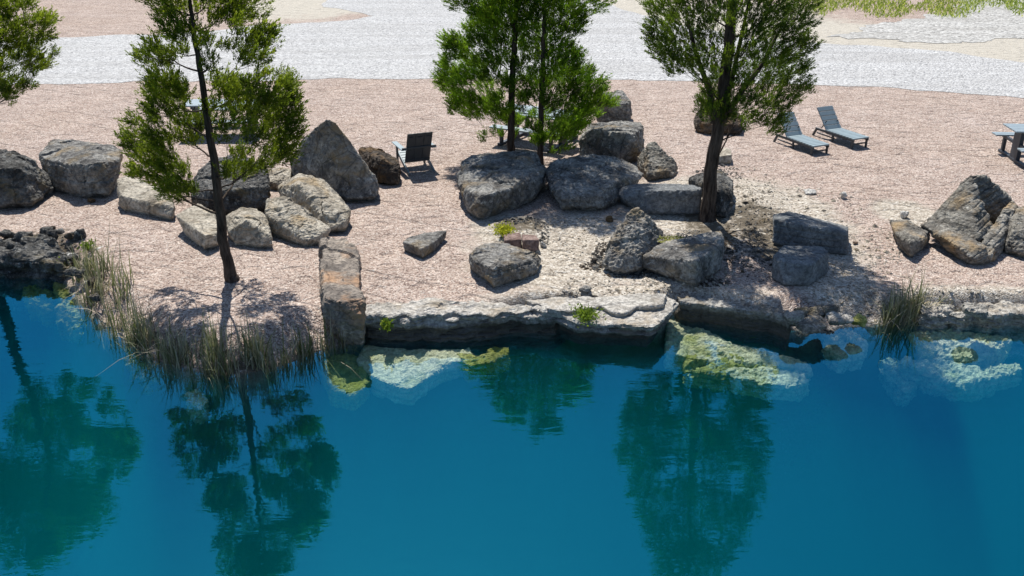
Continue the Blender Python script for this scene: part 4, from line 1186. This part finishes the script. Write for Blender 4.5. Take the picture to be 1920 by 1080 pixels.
# ------------------------------------------------------------------ reeds and small plants
def reed_clump(name, label, cat, spots, n, hmin, hmax, mat, width=0.015, lean=0.25, seed=1, group=None, droop=0.35, patch=-0.25):
    """spots: (px, py, spread px) on the bank; curved tapering blades with thickness from crossing strips"""
    r = np.random.default_rng(seed)
    Vs, Fs, Ts = [], [], []
    cnt = 0
    o0 = None
    for i in range(n):
        px, py, sp = spots[r.integers(len(spots))]
        x0 = px + r.normal() * sp * .5
        y0 = py + r.normal() * sp * .25
        c = G(x0, y0, WATER_Z + .1)
        gz0 = ground_z(c.x, c.y)
        if gz0 < WATER_Z - 0.40: continue
        c.z = gz0 - 0.03
        if o0 is None: o0 = Vector((c.x, c.y, c.z))
        if vnoise(np.array([[c.x * 3.5, c.y * 3.5, 0.0]]), seed)[0] < patch: continue
        h = r.uniform(hmin, hmax) * (0.85 if r.random() > .2 else .5)
        a = r.uniform(0, 2 * math.pi)
        ln = min(0.55, abs(r.normal()) * lean)
        bend = max(0, r.normal()) * droop * h
        side = np.array([math.cos(a + 1.57), math.sin(a + 1.57), 0]) * width * .5 * r.uniform(.6, 1.3)
        dirv = np.array([math.cos(a), math.sin(a), 0])
        tt = r.uniform(0.1, 1.0) if r.random() > .3 else r.uniform(0, .06)
        K = 5
        for k in range(K + 1):
            s = k / K
            p = np.array(c) + dirv * (ln * h * s + bend * s ** 2.4) + np.array([0, 0, h * s - bend * 0.8 * s ** 3])
            wq = (1 - s ** 2) * 1.0 + 0.06
            Vs += [p - side * wq, p + side * wq]
            Ts += [tt, tt]
        for k in range(K):
            b = cnt + 2 * k
            Fs.append((b, b + 1, b + 3, b + 2))
        cnt += 2 * (K + 1)
    o = mesh_obj(name, np.array(Vs), np.array(Fs), M[mat], origin=tuple(o0), attr={'tint': Ts})
    tag(o, label, cat, group)
    return o
reed_clump('reed_clump', 'long mixed green and dry reed bed along the left bank', 'reeds', [(150, 520, 26), (180, 560, 34), (205, 585, 34), (230, 610, 36), (190, 530, 30), (260, 635, 30), (300, 660, 30), (330, 670, 26), (225, 560, 26)], 1050, .35, .8, 'reed', seed=21)
reed_clump('reed_clump', 'dry bleached stems bending over the left bank', 'reeds', [(200, 590, 40), (260, 640, 40), (310, 668, 30), (170, 560, 30)], 260, .3, .8, 'reed_dry', seed=22, lean=.8, droop=.6)
reed_clump('reed_clump', 'grey green reed bed on the point below the spindly tree', 'reeds', [(380, 690, 30), (420, 695, 30), (460, 700, 30), (500, 692, 30), (540, 680, 30), (575, 665, 24), (400, 670, 24), (480, 672, 30)], 1450, .35, .78, 'reed', seed=23, lean=.22, patch=-.5)
reed_clump('grass_tuft', 'drooping pale grass tuft at the foot of the rust stained slab', 'grass tuft', [(620, 648, 22), (645, 642, 20), (600, 655, 16)], 230, .4, .8, 'reed_dry', seed=24, lean=.3, droop=.9)
reed_clump('grass_tuft', 'tall green reed tuft at the right water edge', 'grass tuft', [(1650, 596, 24), (1690, 594, 24), (1718, 590, 20), (1675, 598, 20)], 520, .4, .9, 'reed', seed=25, lean=.28, droop=.5)
reed_clump('grass_tuft', 'sparse small grass tuft right of the tall reed tuft', 'grass tuft', [(1770, 588, 14)], 60, .2, .45, 'reed', seed=26, lean=.6, droop=.7)

def weed(name, label, px, py, rpx, n, mat, hgt=0.10, z=0.0, leaf=0.05, seed=1, cat='plant'):
    r = np.random.default_rng(seed)
    c = G(px, py, z)
    s = FPX / (c.y * math.cos(PITCH) + CAM_H * math.sin(PITCH))
    R_ = rpx / s
    C = np.array(c) + np.column_stack([r.normal(size=n) * R_ * .45, r.normal(size=n) * R_ * .6, r.random(n) * hgt])
    d = r.normal(size=(n, 3)); d[:, 2] = np.abs(d[:, 2]) + .3
    d /= np.linalg.norm(d, axis=1)[:, None]
    L = leaf * r.uniform(.6, 1.2, n)
    V_, F_, T_ = blades(C, d, L, L * .55, r.uniform(.1, 1, n))
    nb = len(V_)
    S_ = np.empty((n, 4, 3)); S_[:, 0] = np.array(c) + [-.002, 0, -.02]; S_[:, 1] = np.array(c) + [.002, 0, -.02]
    S_[:, 2] = C + [.002, 0, 0]; S_[:, 3] = C - [.002, 0, 0]
    V_ = np.vstack([V_, S_.reshape(-1, 3)]); F_ = np.vstack([F_, nb + np.arange(4 * n).reshape(n, 4)]); T_ = np.concatenate([T_, np.full(4 * n, .3)])
    o = mesh_obj(name, V_, F_, M[mat], origin=tuple(c), attr={'tint': T_})
    tag(o, label, cat)
    return o
weed('low_weed', 'yellow green cushion plant beside the two reddish stones', 945, 436, 22, 420, 'weed_yellow', .08, .08, seed=31)
weed('low_weed', 'green weed growing in the crack of the broken ledge', 1097, 596, 26, 420, 'weed', .10, 0.0, seed=32)
weed('low_weed', 'tiny bright green weed below the low slab by the leaning trunk', 1226, 392, 12, 130, 'weed', .10, .02, .06, seed=33)
weed('low_weed', 'small leafy weed rooted in the dark ledge face', 725, 617, 12, 130, 'weed', .12, -.12, .07, seed=34)
weed('low_weed', 'small green weed in the rubble at the left bank', 116, 498, 10, 120, 'weed', .1, -.15, .06, seed=35)
weed('low_weed', 'dark green weed at the top of the left reeds', 165, 468, 14, 120, 'weed', .12, 0, .06, seed=36)
weed('low_weed', 'small weed at the base of the pointed cracked rock', 1215, 328, 8, 60, 'weed', .08, 0, .05, seed=37)
weed('low_weed', 'yellow weed floating at the end of the rust stained slab', 640, 652, 14, 110, 'weed_yellow', .03, -.47, .05, seed=38)

# dry litter in the dished slab, at rock feet
def litter(name, label, areas, n, mat, size, seed, z=0.0):
    r = np.random.default_rng(seed)
    Vs, Fs = [], []
    cnt = 0
    base = None
    for i in range(n):
        px, py, rx, ry = areas[r.integers(len(areas))]
        a = r.uniform(0, 2 * math.pi); q = math.sqrt(r.random())
        g = G(px + rx * q * math.cos(a), py + ry * q * math.sin(a), z)
        g.z = (ground_z(g.x, g.y) if z == 0 else z)
        if base is None: base = tuple(g)
        s = size * r.uniform(.35, 1.2) * (2.0 if r.random() < .06 else 1.0)
        sc = np.array([s, s * r.uniform(.5, 1), s * r.uniform(.3, .8)])
        th = r.uniform(0, 6.28)
        pts = np.array([[1, 0, 0], [-.9, .2, 0], [.1, 1, 0], [0, -1, .1], [.2, .1, 1], [-.4, -.2, .8], [.5, -.5, .5]]) + r.normal(size=(7, 3)) * .18
        pts *= sc * .5
        ro = np.array([[math.cos(th), -math.sin(th), 0], [math.sin(th), math.cos(th), 0], [0, 0, 1]])
        pts = pts @ ro.T + np.array(g)
        Vs.append(pts)
        for f_ in ((0, 2, 4), (2, 1, 5), (2, 5, 4), (1, 3, 5), (3, 0, 6), (3, 6, 5), (6, 4, 5), (0, 4, 6)):
            Fs.append([k + cnt for k in f_])
        cnt += 7
    o = mesh_obj(name, np.vstack(Vs), np.array(Fs), M[mat], origin=base)
    tag(o, label, cat='loose stones', kind='stuff')
    return o
litter('loose_stones', 'pale broken stone chips scattered between the middle rocks', [(1080, 440, 110, 50), (1180, 540, 140, 30), (1290, 520, 90, 30), (1390, 350, 70, 40), (1500, 400, 120, 50), (1620, 480, 70, 60), (1700, 560, 200, 24)], 2400, 'tan', .055, 41)
litter('loose_stones', 'dark pebbles forming the ring around the two reddish stones', [(945, 430, 14, 12), (965, 420, 20, 8), (990, 418, 22, 8), (1015, 430, 14, 12), (1020, 450, 10, 12)], 330, 'dark', .06, 42)
litter('loose_stones', 'dark stones and clods under the right tree shade', [(1410, 430, 45, 45), (1400, 480, 50, 30), (1200, 512, 60, 8), (1120, 490, 14, 20), (1350, 330, 50, 20), (1530, 600, 50, 25), (60, 465, 110, 26)], 1300, 'dark', .06, 43)
litter('loose_stones', 'tiny white chips over the whole pebble beach', [(960, 400, 900, 140), (700, 500, 300, 70)], 900, 'white', .022, 44)
litter('dry_litter', 'dry yellow brown litter lying in the dished slab', [(1285, 456, 45, 12), (1260, 450, 30, 8)], 420, 'suby', .04, 45, z=.35)

litter('dry_litter', 'pale grit filling the hollow of the dished slab', [(1290, 452, 48, 12), (1250, 448, 26, 8), (1300, 440, 36, 8)], 900, 'tan', .035, 46, z=.34)
litter('loose_stones', 'broken brown litter along the feet of the middle slabs', [(1200, 515, 70, 7), (1330, 530, 40, 8), (1130, 470, 14, 16), (1110, 500, 24, 8), (1370, 460, 14, 40), (1420, 470, 40, 60)], 900, 'brown', .05, 47)

# grass beyond the road
r = np.random.default_rng(50)
n = 17000
gx_, gz_ = [], []
pts = []
while len(pts) < n:
    px = r.uniform(1500, 2150); py = r.uniform(-60, 36)
    lim = 30 - max(0, px - 1760) * 0.10 - 22 * max(0, (1560 - px) / 60) + 10 * math.sin(px * .05) + r.normal() * 5
    if py < lim and (math.sin(px * .021 + py * .1) + math.sin(px * .043) > -1.2 - (lim - py) * .02):
        g = G(px, py)
        pts.append((g.x, g.y, 0.03))
C = np.array(pts)
d = r.normal(size=(n, 3)) * .5; d[:, 2] = 1
d /= np.linalg.norm(d, axis=1)[:, None]
L = r.uniform(.1, .22, n)
V_, F_, T_ = blades(C, d, L, L * .35, r.uniform(0.1, 1, n))
go = mesh_obj('grass', V_, F_, M['grass'], attr={'tint': T_})
tag(go, 'bright green grass growing beyond the gravel road at the top right', 'grass', kind='stuff')

# a fallen dead branch at the reeds
mb = MB()
mb.tube([G(430, 700, -.45), G(480, 690, -.40), G(540, 668, -.34), G(600, 655, -.36)], [.012, .014, .011, .006], 6)
mb.tube([G(480, 690, -.40), G(470, 676, -.30), G(455, 668, -.2)], [.008, .006, .003], 5)
o = mesh_obj('dead_branch', mb.v, mb.f, M['reed_dry'])
tag(o, 'thin dead branch lying at the foot of the reed bed', 'branch')
mb = MB()
mb.tube([G(142, 606, -.47), G(165, 600, -.40), G(172, 585, -.28), G(170, 560, -.1)], [.014, .013, .011, .006], 6)
o = mesh_obj('dead_branch', mb.v, mb.f, M['reed_dry'])
tag(o, 'curved bleached stick hanging from the left reeds into the water', 'branch')
mb = MB()
mb.tube([G(1405, 634, -.47), G(1440, 628, -.45), G(1470, 622, -.42)], [.005, .01, .006], 5)
o = mesh_obj('dead_branch', mb.v, mb.f, M['reed_dry'])
tag(o, 'thin twig floating under the straight dark ledge', 'branch')
